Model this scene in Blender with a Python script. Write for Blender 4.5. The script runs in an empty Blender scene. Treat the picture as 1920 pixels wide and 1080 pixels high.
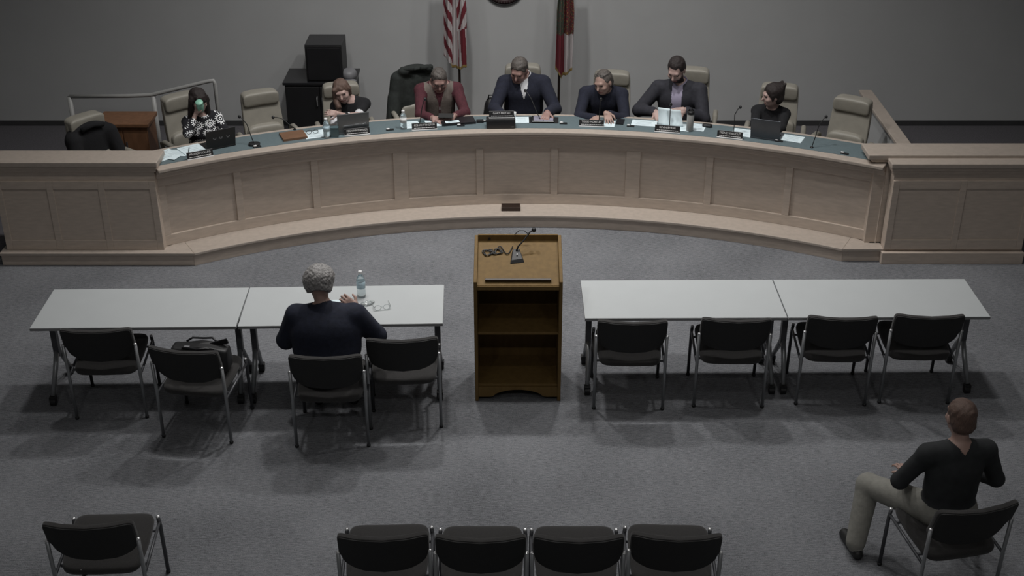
import bpy, math, random
import numpy as np
from mathutils import Vector, Matrix, Euler
random.seed(7)
PI = math.pi
scene = bpy.context.scene
col = scene.collection

# ------------------------------------------------------------------ camera
F_PX = 2409.0; PITCH = math.radians(28.0); CAM_H = 5.5
cd = bpy.data.cameras.new('camera'); cam = bpy.data.objects.new('camera', cd); col.objects.link(cam)
cd.sensor_width = 36.0; cd.lens = 36.0 * F_PX / 1920.0
cam.location = (0, 0, CAM_H); cam.rotation_euler = (PI / 2 - PITCH, 0, 0)
cd.clip_end = 200
scene.camera = cam

# ------------------------------------------------------------------ world, exposure
w = bpy.data.worlds.new('world'); scene.world = w; w.use_nodes = True
w.node_tree.nodes['Background'].inputs[0].default_value = (0.8, 0.9, 1.0, 1)
w.node_tree.nodes['Background'].inputs[1].default_value = 0.0
vs = scene.view_settings
vs.view_transform = 'Standard'; vs.look = 'None'; vs.gamma = 1.0; vs.use_curve_mapping = False
vs.exposure = 0.0
LAMP_POWER = 34.0
LAMP_Z = 6.0
# recessed downlights: x, y, relative power; first row added as frontal fill
LAMPS = [(-2.6, 2.0, .62), (0.0, 2.0, .62), (2.6, 2.0, .62),
         (-2.6, 5.2, .10), (0.0, 5.2, .10), (2.6, 5.2, .12),
         (-2.1, 8.6, .58), (0.0, 8.6, .36), (2.1, 8.6, .60),
         (-2.3, 10.7, .5), (-.8, 10.9, 1.65), (.8, 10.9, 1.65), (2.3, 10.7, .6)]

# ------------------------------------------------------------------ picking real positions
_c, _s = math.cos(PITCH), math.sin(PITCH)
def ray(px, py):
    x = (px - 960) / F_PX; y = -(py - 540) / F_PX
    return Vector((x, _c + y * _s, -_s + y * _c))
def az(px, py, z):
    d = ray(px, py); t = (z - CAM_H) / d.z
    return Vector((d.x * t, d.y * t, z))
def ay(px, py, Y):
    d = ray(px, py); t = Y / d.y
    return Vector((d.x * t, Y, CAM_H + d.z * t))
CX, CY = 0.15, 5.4                       # centre of the curved desk
def polar(R, deg, z=0.0):
    a = math.radians(deg); return Vector((CX + R * math.sin(a), CY + R * math.cos(a), z))
def on_r(px, py, R):
    d = ray(px, py); o = Vector((-CX, -CY)); dd = Vector((d.x, d.y))
    a = dd.dot(dd); b = 2 * o.dot(dd); c = o.dot(o) - R * R
    t = (-b + math.sqrt(b * b - 4 * a * c)) / (2 * a)
    return Vector((d.x * t, d.y * t, CAM_H + d.z * t))
def phi(p): return math.atan2(p[0] - CX, p[1] - CY)

# ------------------------------------------------------------------ materials
def mat(name, rgb, rough=0.6, metal=0.0, var=0.08, scale=8.0, bump=0.0, bscale=60.0, stretch=(1, 1, 1), trans=0.0, sheen=0.0, coat=0.0, spec=.5):
    m = bpy.data.materials.new(name); m.use_nodes = True
    nt = m.node_tree; b = nt.nodes['Principled BSDF']
    b.inputs['Roughness'].default_value = rough; b.inputs['Metallic'].default_value = metal
    b.inputs['Specular IOR Level'].default_value = spec
    if trans: b.inputs['Transmission Weight'].default_value = trans
    if sheen: b.inputs['Sheen Weight'].default_value = sheen
    if coat: b.inputs['Coat Weight'].default_value = coat
    tc = nt.nodes.new('ShaderNodeTexCoord'); mp = nt.nodes.new('ShaderNodeMapping')
    mp.inputs['Scale'].default_value = stretch
    nt.links.new(tc.outputs['Object'], mp.inputs['Vector'])
    nz = nt.nodes.new('ShaderNodeTexNoise'); nz.inputs['Scale'].default_value = scale; nz.inputs['Detail'].default_value = 4
    nt.links.new(mp.outputs[0], nz.inputs['Vector'])
    cr = nt.nodes.new('ShaderNodeValToRGB')
    lo = [max(0, c * (1 - var)) for c in rgb]; hi = [min(1, c * (1 + var)) for c in rgb]
    cr.color_ramp.elements[0].position = 0.3; cr.color_ramp.elements[1].position = 0.7
    cr.color_ramp.elements[0].color = (*lo, 1); cr.color_ramp.elements[1].color = (*hi, 1)
    nt.links.new(nz.outputs['Fac'], cr.inputs['Fac']); nt.links.new(cr.outputs[0], b.inputs['Base Color'])
    if bump:
        n2 = nt.nodes.new('ShaderNodeTexNoise'); n2.inputs['Scale'].default_value = bscale; n2.inputs['Detail'].default_value = 3
        nt.links.new(mp.outputs[0], n2.inputs['Vector'])
        bp = nt.nodes.new('ShaderNodeBump'); bp.inputs['Strength'].default_value = bump; bp.inputs['Distance'].default_value = 0.01
        nt.links.new(n2.outputs['Fac'], bp.inputs['Height']); nt.links.new(bp.outputs[0], b.inputs['Normal'])
    return m
def srgb(r, g, b):
    f = lambda c: (c / 255 / 12.92) if c <= 10 else ((c / 255 + .055) / 1.055) ** 2.4
    return (f(r), f(g), f(b))

M = {}
M['wall'] = mat('wall_paint', (.49, .495, .495), .85, var=.02, scale=3, bump=.05, bscale=150)
M['ceiling'] = mat('ceiling_paint', (.78, .78, .77), .9, var=.03)
M['baseboard'] = mat('rubber_baseboard', (.05, .05, .052), .6)
M['dais_carpet'] = mat('dais_carpet', (.11, .105, .115), .95, var=.2, scale=60, bump=.3, bscale=300)
M['maple'] = mat('pale_maple', (.54, .455, .385), .42, var=.08, scale=3, stretch=(3, 3, 14), bump=.03, bscale=30)
M['maple_top'] = mat('pale_maple_edge', (.42, .36, .31), .38, var=.07, scale=5, stretch=(4, 4, 10))
M['laminate'] = mat('teal_laminate', (.125, .165, .178), .45, var=.06, scale=30)
M['oak'] = mat('yellow_oak', (.168, .104, .036), .65, spec=.25, var=.12, scale=3, stretch=(8, 8, 1.2), bump=.04, bscale=20)
M['oak_dark'] = mat('dark_walnut_strip', (.035, .02, .014), .5)
M['brown_wood'] = mat('brown_wood', (.19, .095, .05), .45, var=.15, scale=3, stretch=(8, 8, 1.5))
M['white_lam'] = mat('white_laminate', (.47, .49, .495), .4, var=.012, scale=6)
M['edge_grey'] = mat('grey_edge_band', (.27, .275, .28), .5)
M['steel'] = mat('silver_powder_coat', (.30, .31, .32), .38, metal=.55, var=.05)
M['steel_dk'] = mat('dark_grey_metal', (.09, .092, .10), .45, metal=.4)
M['chrome'] = mat('bright_cap', (.75, .75, .76), .2, metal=.7)
M['black_pl'] = mat('black_plastic', (.012, .012, .013), .5)
M['black_gl'] = mat('black_gloss', (.014, .014, .016), .3)
M['fabric'] = mat('charcoal_fabric', (.026, .0245, .024), .95, var=.18, scale=120, bump=.25, bscale=400, sheen=.15)
M['back_shell'] = mat('black_shell', (.018, .018, .018), .75, var=.1, scale=40)
M['leather'] = mat('beige_leather', (.295, .277, .237), .5, var=.06, scale=12, bump=.08, bscale=120)
M['paper'] = mat('white_paper', (.72, .83, .87), .7, var=.03, scale=20)
M['ink'] = mat('printed_grey', (.35, .42, .45), .7)
M['white'] = mat('white_plastic', (.72, .72, .72), .4)
M['grey_pl'] = mat('grey_plastic', (.20, .20, .21), .5)
M['slate'] = mat('slate_aluminium', (.10, .11, .125), .4, metal=.5)
M['gun'] = mat('gunmetal_aluminium', (.14, .15, .155), .4, metal=.5)
M['screen'] = mat('tablet_page', (.30, .29, .36), .4)
M['mint'] = mat('mint_plastic', (.28, .56, .43), .35, var=.03)
M['water'] = mat('clear_bottle', (.75, .82, .84), .12, var=.02, trans=.85)
M['clear'] = mat('clear_plastic', (.80, .84, .84), .12, var=.02, trans=.8)
M['bottle_lab'] = mat('blue_label', (.40, .52, .58), .4, var=.25, scale=30)
M['rail'] = mat('light_grey_rail', (.36, .36, .35), .45)
M['red'] = mat('flag_red', (.16, .02, .03), .8)
M['cream'] = mat('flag_white', (.50, .46, .46), .8)
M['navy'] = mat('flag_blue', (.02, .025, .07), .8)
M['gold'] = mat('gold_fringe', (.30, .21, .07), .6, var=.2, scale=60)
M['seal_green'] = mat('seal_green', (.05, .065, .045), .8)
M['pole'] = mat('dark_wood_pole', (.045, .028, .02), .4)
M['maroon'] = mat('seal_maroon', (.06, .03, .035), .5)
M['bronze'] = mat('seal_bronze', (.10, .085, .08), .45, metal=.3)
M['skin'] = mat('skin', (.37, .245, .205), .55, var=.07, scale=25)
M['skin2'] = mat('skin_ruddy', (.31, .19, .165), .55, var=.1, scale=25)
M['skin3'] = mat('skin_fair', (.44, .305, .27), .55, var=.06, scale=25)
M['lip'] = mat('lips', (.22, .085, .08), .5)
M['eye'] = mat('eye_dark', (.03, .02, .018), .3)
M['hair_dk'] = mat('dark_brown_hair', (.022, .015, .014), .55, var=.4, scale=40, stretch=(6, 6, 1), bump=.5, bscale=60)
M['hair_br'] = mat('brown_hair', (.12, .075, .058), .5, var=.35, scale=40, stretch=(6, 6, 1), bump=.5, bscale=60)
M['hair_gr'] = mat('grey_hair', (.25, .24, .235), .6, var=.45, scale=70, bump=.6, bscale=90)
M['hair_gb'] = mat('grey_brown_hair', (.09, .078, .07), .6, var=.35, scale=50, bump=.6, bscale=90)
M['black_knit'] = mat('black_knit', (.010, .010, .012), .95, var=.2, scale=50, bump=.3, bscale=200)
M['navy_knit'] = mat('navy_knit', (.012, .014, .028), .9, var=.2, scale=40, bump=.3, bscale=180)
M['navy_suit'] = mat('navy_suit', (.010, .013, .028), .85, var=.2, scale=30, bump=.3, bscale=25)
M['char_suit'] = mat('charcoal_suit', (.024, .024, .032), .85, var=.2, scale=30, bump=.2, bscale=25)
M['lavender'] = mat('lavender_shirt', (.33, .30, .40), .8, var=.06, scale=40, stretch=(8, 1, 1))
M['white_cloth'] = mat('white_cloth', (.62, .62, .64), .8)
M['maroon_knit'] = mat('maroon_shirt', (.075, .018, .026), .9, var=.2, scale=40, bump=.2, bscale=150)
M['vest'] = mat('taupe_vest', (.15, .125, .11), .85, var=.12, scale=20, bump=.2, bscale=60)
M['dk_cloth'] = mat('dark_cloth', (.022, .024, .026), .9, var=.2, scale=20)
M['khaki'] = mat('khaki_cotton', (.24, .235, .21), .9, var=.1, scale=25, bump=.25, bscale=30)
M['shoe'] = mat('black_shoe', (.014, .014, .014), .5)
M['olive_coat'] = mat('dark_olive_coat', (.020, .024, .022), .85, var=.3, scale=15, bump=.4, bscale=30)
M['folder'] = mat('brown_leather_folder', (.17, .09, .05), .55, var=.1)
M['teal_dk'] = mat('dark_teal_plastic', (.06, .10, .11), .4)
M['bulb'] = bpy.data.materials.new('lamp_lens'); M['bulb'].use_nodes = True
_b = M['bulb'].node_tree.nodes['Principled BSDF']; _b.inputs['Emission Color'].default_value = (1, .97, .93, 1); _b.inputs['Emission Strength'].default_value = 4

def carpet():
    m = bpy.data.materials.new('grey_loop_carpet'); m.use_nodes = True; nt = m.node_tree; b = nt.nodes['Principled BSDF']
    b.inputs['Roughness'].default_value = .95
    tc = nt.nodes.new('ShaderNodeTexCoord')
    def nz(sx, sy, sc, det=3):
        mp = nt.nodes.new('ShaderNodeMapping'); mp.inputs['Scale'].default_value = (sx, sy, 1); nt.links.new(tc.outputs['Object'], mp.inputs[0])
        n = nt.nodes.new('ShaderNodeTexNoise'); n.inputs['Scale'].default_value = sc; n.inputs['Detail'].default_value = det; nt.links.new(mp.outputs[0], n.inputs['Vector']); return n
    a = nz(1, 4.5, 22, 4); c = nz(1, 1, 130, 2); e = nz(1, 1, 1.2, 3)
    m1 = nt.nodes.new('ShaderNodeMath'); m1.operation = 'ADD'; nt.links.new(a.outputs[0], m1.inputs[0]); nt.links.new(c.outputs[0], m1.inputs[1])
    m2 = nt.nodes.new('ShaderNodeMath'); m2.operation = 'MULTIPLY_ADD'; nt.links.new(e.outputs[0], m2.inputs[0]); m2.inputs[1].default_value = .5; nt.links.new(m1.outputs[0], m2.inputs[2])
    r = nt.nodes.new('ShaderNodeValToRGB'); r.color_ramp.elements[0].position = .85; r.color_ramp.elements[1].position = 1.65
    mr = nt.nodes.new('ShaderNodeMapRange'); mr.inputs['From Min'].default_value = .85; mr.inputs['From Max'].default_value = 1.65
    nt.links.new(m2.outputs[0], mr.inputs[0]); r.color_ramp.elements[0].position = 0; r.color_ramp.elements[1].position = 1
    r.color_ramp.elements[0].color = (.060, .062, .069, 1); r.color_ramp.elements[1].color = (.256, .262, .278, 1)
    nt.links.new(mr.outputs[0], r.inputs[0]); nt.links.new(r.outputs[0], b.inputs['Base Color'])
    bp = nt.nodes.new('ShaderNodeBump'); bp.inputs['Strength'].default_value = .5; bp.inputs['Distance'].default_value = .006
    nt.links.new(m1.outputs[0], bp.inputs['Height']); nt.links.new(bp.outputs[0], b.inputs['Normal'])
    return m
M['carpet'] = carpet()

def eye_sweater():
    m = bpy.data.materials.new('black_knit_with_white_eyes'); m.use_nodes = True; nt = m.node_tree; b = nt.nodes['Principled BSDF']
    b.inputs['Roughness'].default_value = .9
    tc = nt.nodes.new('ShaderNodeTexCoord'); mp = nt.nodes.new('ShaderNodeMapping'); mp.inputs['Scale'].default_value = (1, 1.5, 1)
    s0 = nt.nodes.new('ShaderNodeSeparateXYZ'); nt.links.new(tc.outputs['Object'], s0.inputs[0])
    ad = nt.nodes.new('ShaderNodeMath'); ad.operation = 'MULTIPLY_ADD'; nt.links.new(s0.outputs[1], ad.inputs[0]); ad.inputs[1].default_value = .5; nt.links.new(s0.outputs[0], ad.inputs[2])
    cx = nt.nodes.new('ShaderNodeCombineXYZ'); nt.links.new(ad.outputs[0], cx.inputs[0]); nt.links.new(s0.outputs[2], cx.inputs[1])
    nt.links.new(cx.outputs[0], mp.inputs[0])
    v = nt.nodes.new('ShaderNodeTexVoronoi'); v.voronoi_dimensions = '2D'; v.inputs['Scale'].default_value = 7.6; v.inputs['Randomness'].default_value = .5
    nt.links.new(mp.outputs[0], v.inputs['Vector'])
    sc = nt.nodes.new('ShaderNodeVectorMath'); sc.operation = 'SUBTRACT'; nt.links.new(mp.outputs[0], sc.inputs[0]); nt.links.new(v.outputs['Position'], sc.inputs[1])
    sp = nt.nodes.new('ShaderNodeSeparateXYZ'); nt.links.new(sc.outputs[0], sp.inputs[0])
    def mth(op, a, bb, cc=None):
        n = nt.nodes.new('ShaderNodeMath'); n.operation = op
        for i, q in enumerate((a, bb, cc)):
            if q is None: continue
            if isinstance(q, (int, float)): n.inputs[i].default_value = q
            else: nt.links.new(q, n.inputs[i])
        return n.outputs[0]
    d = v.outputs['Distance']
    ring = mth('MULTIPLY', mth('GREATER_THAN', d, .24), mth('LESS_THAN', d, .33))
    dot = mth('MULTIPLY', mth('GREATER_THAN', d, .07), mth('LESS_THAN', d, .14))
    ang = mth('ARCTAN2', sp.outputs[1], sp.outputs[0])
    lash = mth('MULTIPLY', mth('GREATER_THAN', mth('SINE', mth('MULTIPLY', ang, 13.0), None), .2), mth('MULTIPLY', mth('GREATER_THAN', d, .36), mth('LESS_THAN', d, .46)))
    allm = mth('MINIMUM', mth('ADD', mth('ADD', ring, dot), lash), 1.0)
    mx = nt.nodes.new('ShaderNodeMix'); mx.data_type = 'RGBA'; nt.links.new(allm, mx.inputs[0])
    mx.inputs[6].default_value = (.010, .010, .014, 1); mx.inputs[7].default_value = (.85, .85, .86, 1)
    nt.links.new(mx.outputs[2], b.inputs['Base Color'])
    return m
M['eye_knit'] = eye_sweater()

# ------------------------------------------------------------------ mesh builder
class MB:
    def __init__(s): s.v = []; s.f = []; s.fm = []; s.m = 0
    def add(s, vs, fs):
        o = len(s.v); s.v += [tuple(x) for x in vs]; s.f += [tuple(i + o for i in f) for f in fs]; s.fm += [s.m] * len(fs); return s
    def box(s, c, d, rot=None):
        c = Vector(c); R = rot.to_matrix() if rot else None; vs = []
        for x in (-.5, .5):
            for y in (-.5, .5):
                for z in (-.5, .5):
                    p = Vector((x * d[0], y * d[1], z * d[2])); vs.append(c + (R @ p if R else p))
        return s.add(vs, [(0, 1, 3, 2), (4, 6, 7, 5), (0, 4, 5, 1), (2, 3, 7, 6), (0, 2, 6, 4), (1, 5, 7, 3)])
    def prism(s, poly, axis, a, b):
        n = len(poly); vs = []
        for t in (a, b):
            for (p, q) in poly:
                vs.append({'x': (t, p, q), 'y': (p, t, q), 'z': (p, q, t)}[axis])
        fs = [tuple(range(n))[::-1], tuple(range(n, 2 * n))] + [(i, (i + 1) % n, n + (i + 1) % n, n + i) for i in range(n)]
        return s.add(vs, fs)
    def tube(s, path, r, n=10, cap=True):
        P = [Vector(p) for p in path]; rs = r if isinstance(r, (list, tuple)) else [r] * len(P)
        t0 = (P[1] - P[0]).normalized(); up = Vector((0, 0, 1)) if abs(t0.z) < .9 else Vector((1, 0, 0))
        u = t0.cross(up).normalized(); vs = []
        for i, p in enumerate(P):
            t = (P[min(i + 1, len(P) - 1)] - P[max(i - 1, 0)]).normalized()
            u = (u - t * u.dot(t)).normalized(); w_ = t.cross(u)
            for k in range(n):
                a = 2 * PI * k / n; vs.append(p + (u * math.cos(a) + w_ * math.sin(a)) * rs[i])
        fs = []
        for i in range(len(P) - 1):
            for k in range(n): fs.append((i * n + k, i * n + (k + 1) % n, (i + 1) * n + (k + 1) % n, (i + 1) * n + k))
        if cap: fs += [tuple(range(n))[::-1], tuple(range((len(P) - 1) * n, len(P) * n))]
        return s.add(vs, fs)
    def lathe(s, prof, c=(0, 0, 0), n=20):
        vs = []; c = Vector(c)
        for (r, z) in prof:
            for k in range(n):
                a = 2 * PI * k / n; vs.append(c + Vector((r * math.cos(a), r * math.sin(a), z)))
        fs = []
        for i in range(len(prof) - 1):
            for k in range(n): fs.append((i * n + k, i * n + (k + 1) % n, (i + 1) * n + (k + 1) % n, (i + 1) * n + k))
        fs += [tuple(range(n))[::-1], tuple(range((len(prof) - 1) * n, len(prof) * n))]
        return s.add(vs, fs)
    def sq(s, c, rad, e1=.35, e2=.35, nu=28, nv=16, fn=None):
        """superellipsoid pad"""
        pw = lambda x, e: math.copysign(abs(x) ** e, x); vs = []; c = Vector(c)
        for j in range(nv + 1):
            b_ = -PI / 2 + PI * j / nv
            for i in range(nu):
                a = 2 * PI * i / nu
                p = Vector((rad[0] * pw(math.cos(b_), e1) * pw(math.cos(a), e2), rad[1] * pw(math.cos(b_), e1) * pw(math.sin(a), e2), rad[2] * pw(math.sin(b_), e1)))
                if fn: p = Vector(fn(p))
                vs.append(c + p)
        fs = []
        for j in range(nv):
            for i in range(nu): fs.append((j * nu + i, j * nu + (i + 1) % nu, (j + 1) * nu + (i + 1) % nu, (j + 1) * nu + i))
        return s.add(vs, fs)
    def arc(s, r0, r1, z0, z1, a0, a1, n=8, c=(0, 0)):
        vs = []
        for i in range(n + 1):
            a = math.radians(a0 + (a1 - a0) * i / n)
            for (r, z) in ((r0, z0), (r1, z0), (r1, z1), (r0, z1)): vs.append((c[0] + r * math.sin(a), c[1] + r * math.cos(a), z))
        fs = [(0, 3, 2, 1), (4 * n, 4 * n + 1, 4 * n + 2, 4 * n + 3)]
        for i in range(n):
            for k in range(4): fs.append((4 * i + k, 4 * i + 4 + k, 4 * i + 4 + (k + 1) % 4, 4 * i + (k + 1) % 4)[::-1])
        return s.add(vs, fs)
    def build(s, name, m, parent=None, smooth=False, bevel=0, loc=None):
        me = bpy.data.meshes.new(name); me.from_pydata(s.v, [], s.f)
        ms = m if isinstance(m, (list, tuple)) else [m]
        for q in ms: me.materials.append(M[q] if isinstance(q, str) else q)
        if len(ms) > 1: me.polygons.foreach_set('material_index', s.fm)
        me.validate(); 
        if smooth: me.polygons.foreach_set('use_smooth', [True] * len(me.polygons))
        o = bpy.data.objects.new(name, me); col.objects.link(o)
        if parent: o.parent = parent
        if loc is not None: o.location = loc
        if bevel:
            b = o.modifiers.new('bevel', 'BEVEL'); b.width = bevel; b.segments = 2; b.limit_method = 'ANGLE'
        return o
def tag(o, label=None, cat=None, group=None, kind=None):
    if label: o['label'] = label
    if cat: o['category'] = cat
    if group: o['group'] = group
    if kind: o['kind'] = kind
    return o
def empty(name, loc=(0, 0, 0), rz=0.0, label=None, cat=None, group=None):
    o = bpy.data.objects.new(name, None); col.objects.link(o); o.location = loc; o.rotation_euler = (0, 0, rz); o.empty_display_size = .1
    return tag(o, label, cat, group)
def copy_tree(o, parent=None):
    c = o.copy(); col.objects.link(c)
    if parent: c.parent = parent
    for ch in o.children: copy_tree(ch, c)
    return c
def box1(name, c, d, m, parent=None, bevel=0, rot=None): return MB().box(c, d, rot).build(name, m, parent, bevel=bevel)
def text(name, body, size, m, parent, loc, rot, ext=.0008):
    cu = bpy.data.curves.new(name, 'FONT'); cu.body = body; cu.size = size; cu.extrude = ext; cu.align_x = 'CENTER'; cu.align_y = 'CENTER'
    t = bpy.data.objects.new(name, cu); col.objects.link(t)
    dg = bpy.context.evaluated_depsgraph_get(); me = bpy.data.meshes.new_from_object(t.evaluated_get(dg))
    bpy.data.objects.remove(t); me.materials.clear(); me.materials.append(M[m]); me.name = name
    o = bpy.data.objects.new(name, me); col.objects.link(o); o.parent = parent; o.location = loc; o.rotation_euler = rot
    return o

# ------------------------------------------------------------------ smooth solid bodies (distance field -> one surface)
def cap(p0, p1, r0, r1, label, k=.03): return dict(t='c', p0=Vector(p0), p1=Vector(p1), r0=r0, r1=r1, label=label, k=k)
def ell(c, r, label, k=.03, R=None, sub=False): return dict(t='e', c=Vector(c), r=Vector(r), R=R or Matrix.Identity(3), label=label, k=k, sub=sub)
def prim_eval(p, X, Y, Z):
    if p['t'] == 'c':
        a, b = p['p0'], p['p1']; d = b - a; L2 = max(d.length_squared, 1e-9)
        x, y, z = X - a.x, Y - a.y, Z - a.z
        t = np.clip((x * d.x + y * d.y + z * d.z) / L2, 0, 1)
        return np.sqrt((x - t * d.x) ** 2 + (y - t * d.y) ** 2 + (z - t * d.z) ** 2) - (p['r0'] + (p['r1'] - p['r0']) * t)
    R = p['R']; c = p['c']; r = p['r']; x, y, z = X - c.x, Y - c.y, Z - c.z
    q = [(R[0][i] * x + R[1][i] * y + R[2][i] * z) for i in range(3)]
    k0 = np.sqrt(sum((q[i] / r[i]) ** 2 for i in range(3))); k1 = np.sqrt(sum((q[i] / r[i] ** 2) ** 2 for i in range(3)))
    return k0 * (k0 - 1) / np.maximum(k1, 1e-6)
def prim_box(p):
    if p['t'] == 'c':
        r = max(p['r0'], p['r1']); a, b = p['p0'], p['p1']
        return np.array([min(a[i], b[i]) - r for i in range(3)]), np.array([max(a[i], b[i]) + r for i in range(3)])
    r = max(p['r']); return np.array([p['c'][i] - r for i in range(3)]), np.array([p['c'][i] + r for i in range(3)])
def sdf_mesh(prims, h):
    lo = np.min([prim_box(p)[0] for p in prims if not p.get('sub')], axis=0) - 4 * h
    hi = np.max([prim_box(p)[1] for p in prims if not p.get('sub')], axis=0) + 4 * h
    n = np.ceil((hi - lo) / h).astype(int) + 1
    ax = [(lo[i] + h * np.arange(n[i])).astype(np.float32) for i in range(3)]
    Fd = np.full(n, .25, np.float32)
    for p in prims:
        a, b = prim_box(p); mrg = p['k'] + .03
        i0 = np.maximum(((a - mrg - lo) / h).astype(int), 0); i1 = np.minimum(((b + mrg - lo) / h).astype(int) + 2, n)
        if np.any(i1 <= i0): continue
        sl = tuple(slice(i0[i], i1[i]) for i in range(3))
        X = ax[0][sl[0]][:, None, None]; Y = ax[1][sl[1]][None, :, None]; Z = ax[2][sl[2]][None, None, :]
        d = prim_eval(p, X, Y, Z).astype(np.float32); A = Fd[sl]; k = max(p['k'], 1e-4)
        if p.get('sub'):
            d = -d; hh = np.maximum(k - np.abs(A - d), 0) / k; Fd[sl] = np.maximum(A, d) + hh * hh * k / 4
        else:
            hh = np.maximum(k - np.abs(A - d), 0) / k; Fd[sl] = np.minimum(A, d) - hh * hh * k / 4
    S = Fd < 0
    cs = np.zeros(np.array(n) - 1, np.int8)
    for dx in (0, 1):
        for dy in (0, 1):
            for dz in (0, 1): cs += S[dx:n[0] - 1 + dx, dy:n[1] - 1 + dy, dz:n[2] - 1 + dz]
    act = (cs > 0) & (cs < 8); I = np.argwhere(act); idx = np.full(act.shape, -1, np.int64); idx[act] = np.arange(len(I))
    acc = np.zeros((len(I), 3)); cnt = np.zeros(len(I))
    cor = [(0, 0, 0), (1, 0, 0), (0, 1, 0), (1, 1, 0), (0, 0, 1), (1, 0, 1), (0, 1, 1), (1, 1, 1)]
    V = [Fd[I[:, 0] + c[0], I[:, 1] + c[1], I[:, 2] + c[2]] for c in cor]
    for a in range(8):
        for b in range(a + 1, 8):
            df = [abs(cor[a][i] - cor[b][i]) for i in range(3)]
            if sum(df) != 1: continue
            m = (V[a] < 0) != (V[b] < 0); t = V[a] / np.where(m, V[a] - V[b], 1)
            for i in range(3): acc[:, i] += np.where(m, cor[a][i] + t * (cor[b][i] - cor[a][i]), 0)
            cnt += m
    P = lo + h * (I + acc / cnt[:, None])
    quads = []
    for axs in range(3):
        o1, o2 = [(1, 2), (2, 0), (0, 1)][axs]
        sA = [slice(0, None)] * 3; sA[axs] = slice(0, -1); sB = [slice(0, None)] * 3; sB[axs] = slice(1, None)
        A, B = S[tuple(sA)], S[tuple(sB)]; E_ = np.argwhere(A != B)
        E_ = E_[(E_[:, o1] > 0) & (E_[:, o2] > 0) & (E_[:, o1] < n[o1] - 1) & (E_[:, o2] < n[o2] - 1)]
        inside = A[E_[:, 0], E_[:, 1], E_[:, 2]]
        def cell(d1, d2):
            q = E_.copy(); q[:, o1] -= d1; q[:, o2] -= d2; return idx[q[:, 0], q[:, 1], q[:, 2]]
        q = np.stack([cell(1, 1), cell(0, 1), cell(0, 0), cell(1, 0)], 1)
        q[~inside] = q[~inside][:, ::-1]; quads.append(q)
    return P, np.concatenate(quads)
def body_object(name, prims, h, mats, parent=None, origin=(0, 0, 0), paint=(), rough=0.0, rfreq=90.0):
    """mats: label -> material; paint: list of (label, only_on_labels, fn(P)->mask)"""
    P, Q = sdf_mesh(prims, h)
    if rough:
        cen = P.mean(0); d_ = P - cen; d_ /= np.linalg.norm(d_, axis=1)[:, None]; f_ = rfreq
        nz_ = np.sin(P[:, 0] * f_ * .55 + 3 * np.sin(P[:, 2] * f_ * .31 + P[:, 1] * 20)) * np.sin(P[:, 1] * f_ * .47 + 1.3 + 2 * np.sin(P[:, 0] * f_ * .23)) + .5 * np.sin(P[:, 0] * f_ * 1.3 + 4 * np.sin(P[:, 1] * f_ * .37)) * np.sin(P[:, 2] * f_ * .9 + P[:, 0] * 33)
        P = P + d_ * (nz_ * rough)[:, None]
    add = [p for p in prims if not p.get('sub')]
    D = np.stack([prim_eval(p, P[:, 0], P[:, 1], P[:, 2]) for p in add]); lab = np.argmin(D, 0)
    labs = list(mats.keys()); pl = np.array([labs.index(p['label']) for p in add]); L = pl[lab]
    for (lb, only, fn) in paint:
        mk = fn(P)
        if only: mk = mk & np.isin(L, [labs.index(o) for o in only])
        L = np.where(mk, labs.index(lb), L)
    me = bpy.data.meshes.new(name); me.from_pydata((P - np.array(origin)).tolist(), [], Q.tolist())
    for l in labs: me.materials.append(M[mats[l]])
    fl = np.sort(L[Q], axis=1)[:, 1]
    me.polygons.foreach_set('material_index', fl.astype(np.int32)); me.polygons.foreach_set('use_smooth', np.ones(len(Q), bool))
    me.update()
    o = bpy.data.objects.new(name, me); col.objects.link(o)
    if parent: o.parent = parent
    return o
# ================================================================== ROOM
DZ = 0.15; WALL_Y = 14.1; TOP = 0.96
def struct(o): o['kind'] = 'structure'; return o
fl = struct(box1('floor', (0, 6.0, -.05), (15.2, 17.2, .1), 'carpet'))
struct(box1('wall_back', (0, WALL_Y + .1, 3.0), (15.2, .2, 6.4), 'wall'))
struct(box1('wall_left', (-7.5, 6.0, 3.0), (.2, 16.2, 6.4), 'wall'))
struct(box1('wall_right', (7.5, 6.0, 3.0), (.2, 16.2, 6.4), 'wall'))
struct(box1('wall_front', (0, -2.1, 3.0), (15.2, .2, 6.4), 'wall'))
struct(box1('ceiling', (0, 6.0, 6.25), (15.2, 16.4, .1), 'ceiling'))
struct(box1('baseboard_back', (0, WALL_Y - .008, DZ + .03), (14.8, .015, .06), 'baseboard', bevel=.003))

# raised dais floor behind the curved desk
poly = []
for i in range(41):
    p = polar(6.56, -30.5 + 59.5 * i / 40); poly.append((p.x, p.y))
poly += [(3.40, 11.0), (7.4, 11.0), (7.4, WALL_Y), (-7.4, WALL_Y), (-7.4, 11.0), (-3.30, 11.0)]
struct(MB().prism(poly, 'z', 0.001, DZ).build('floor_dais', 'dais_carpet'))

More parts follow.
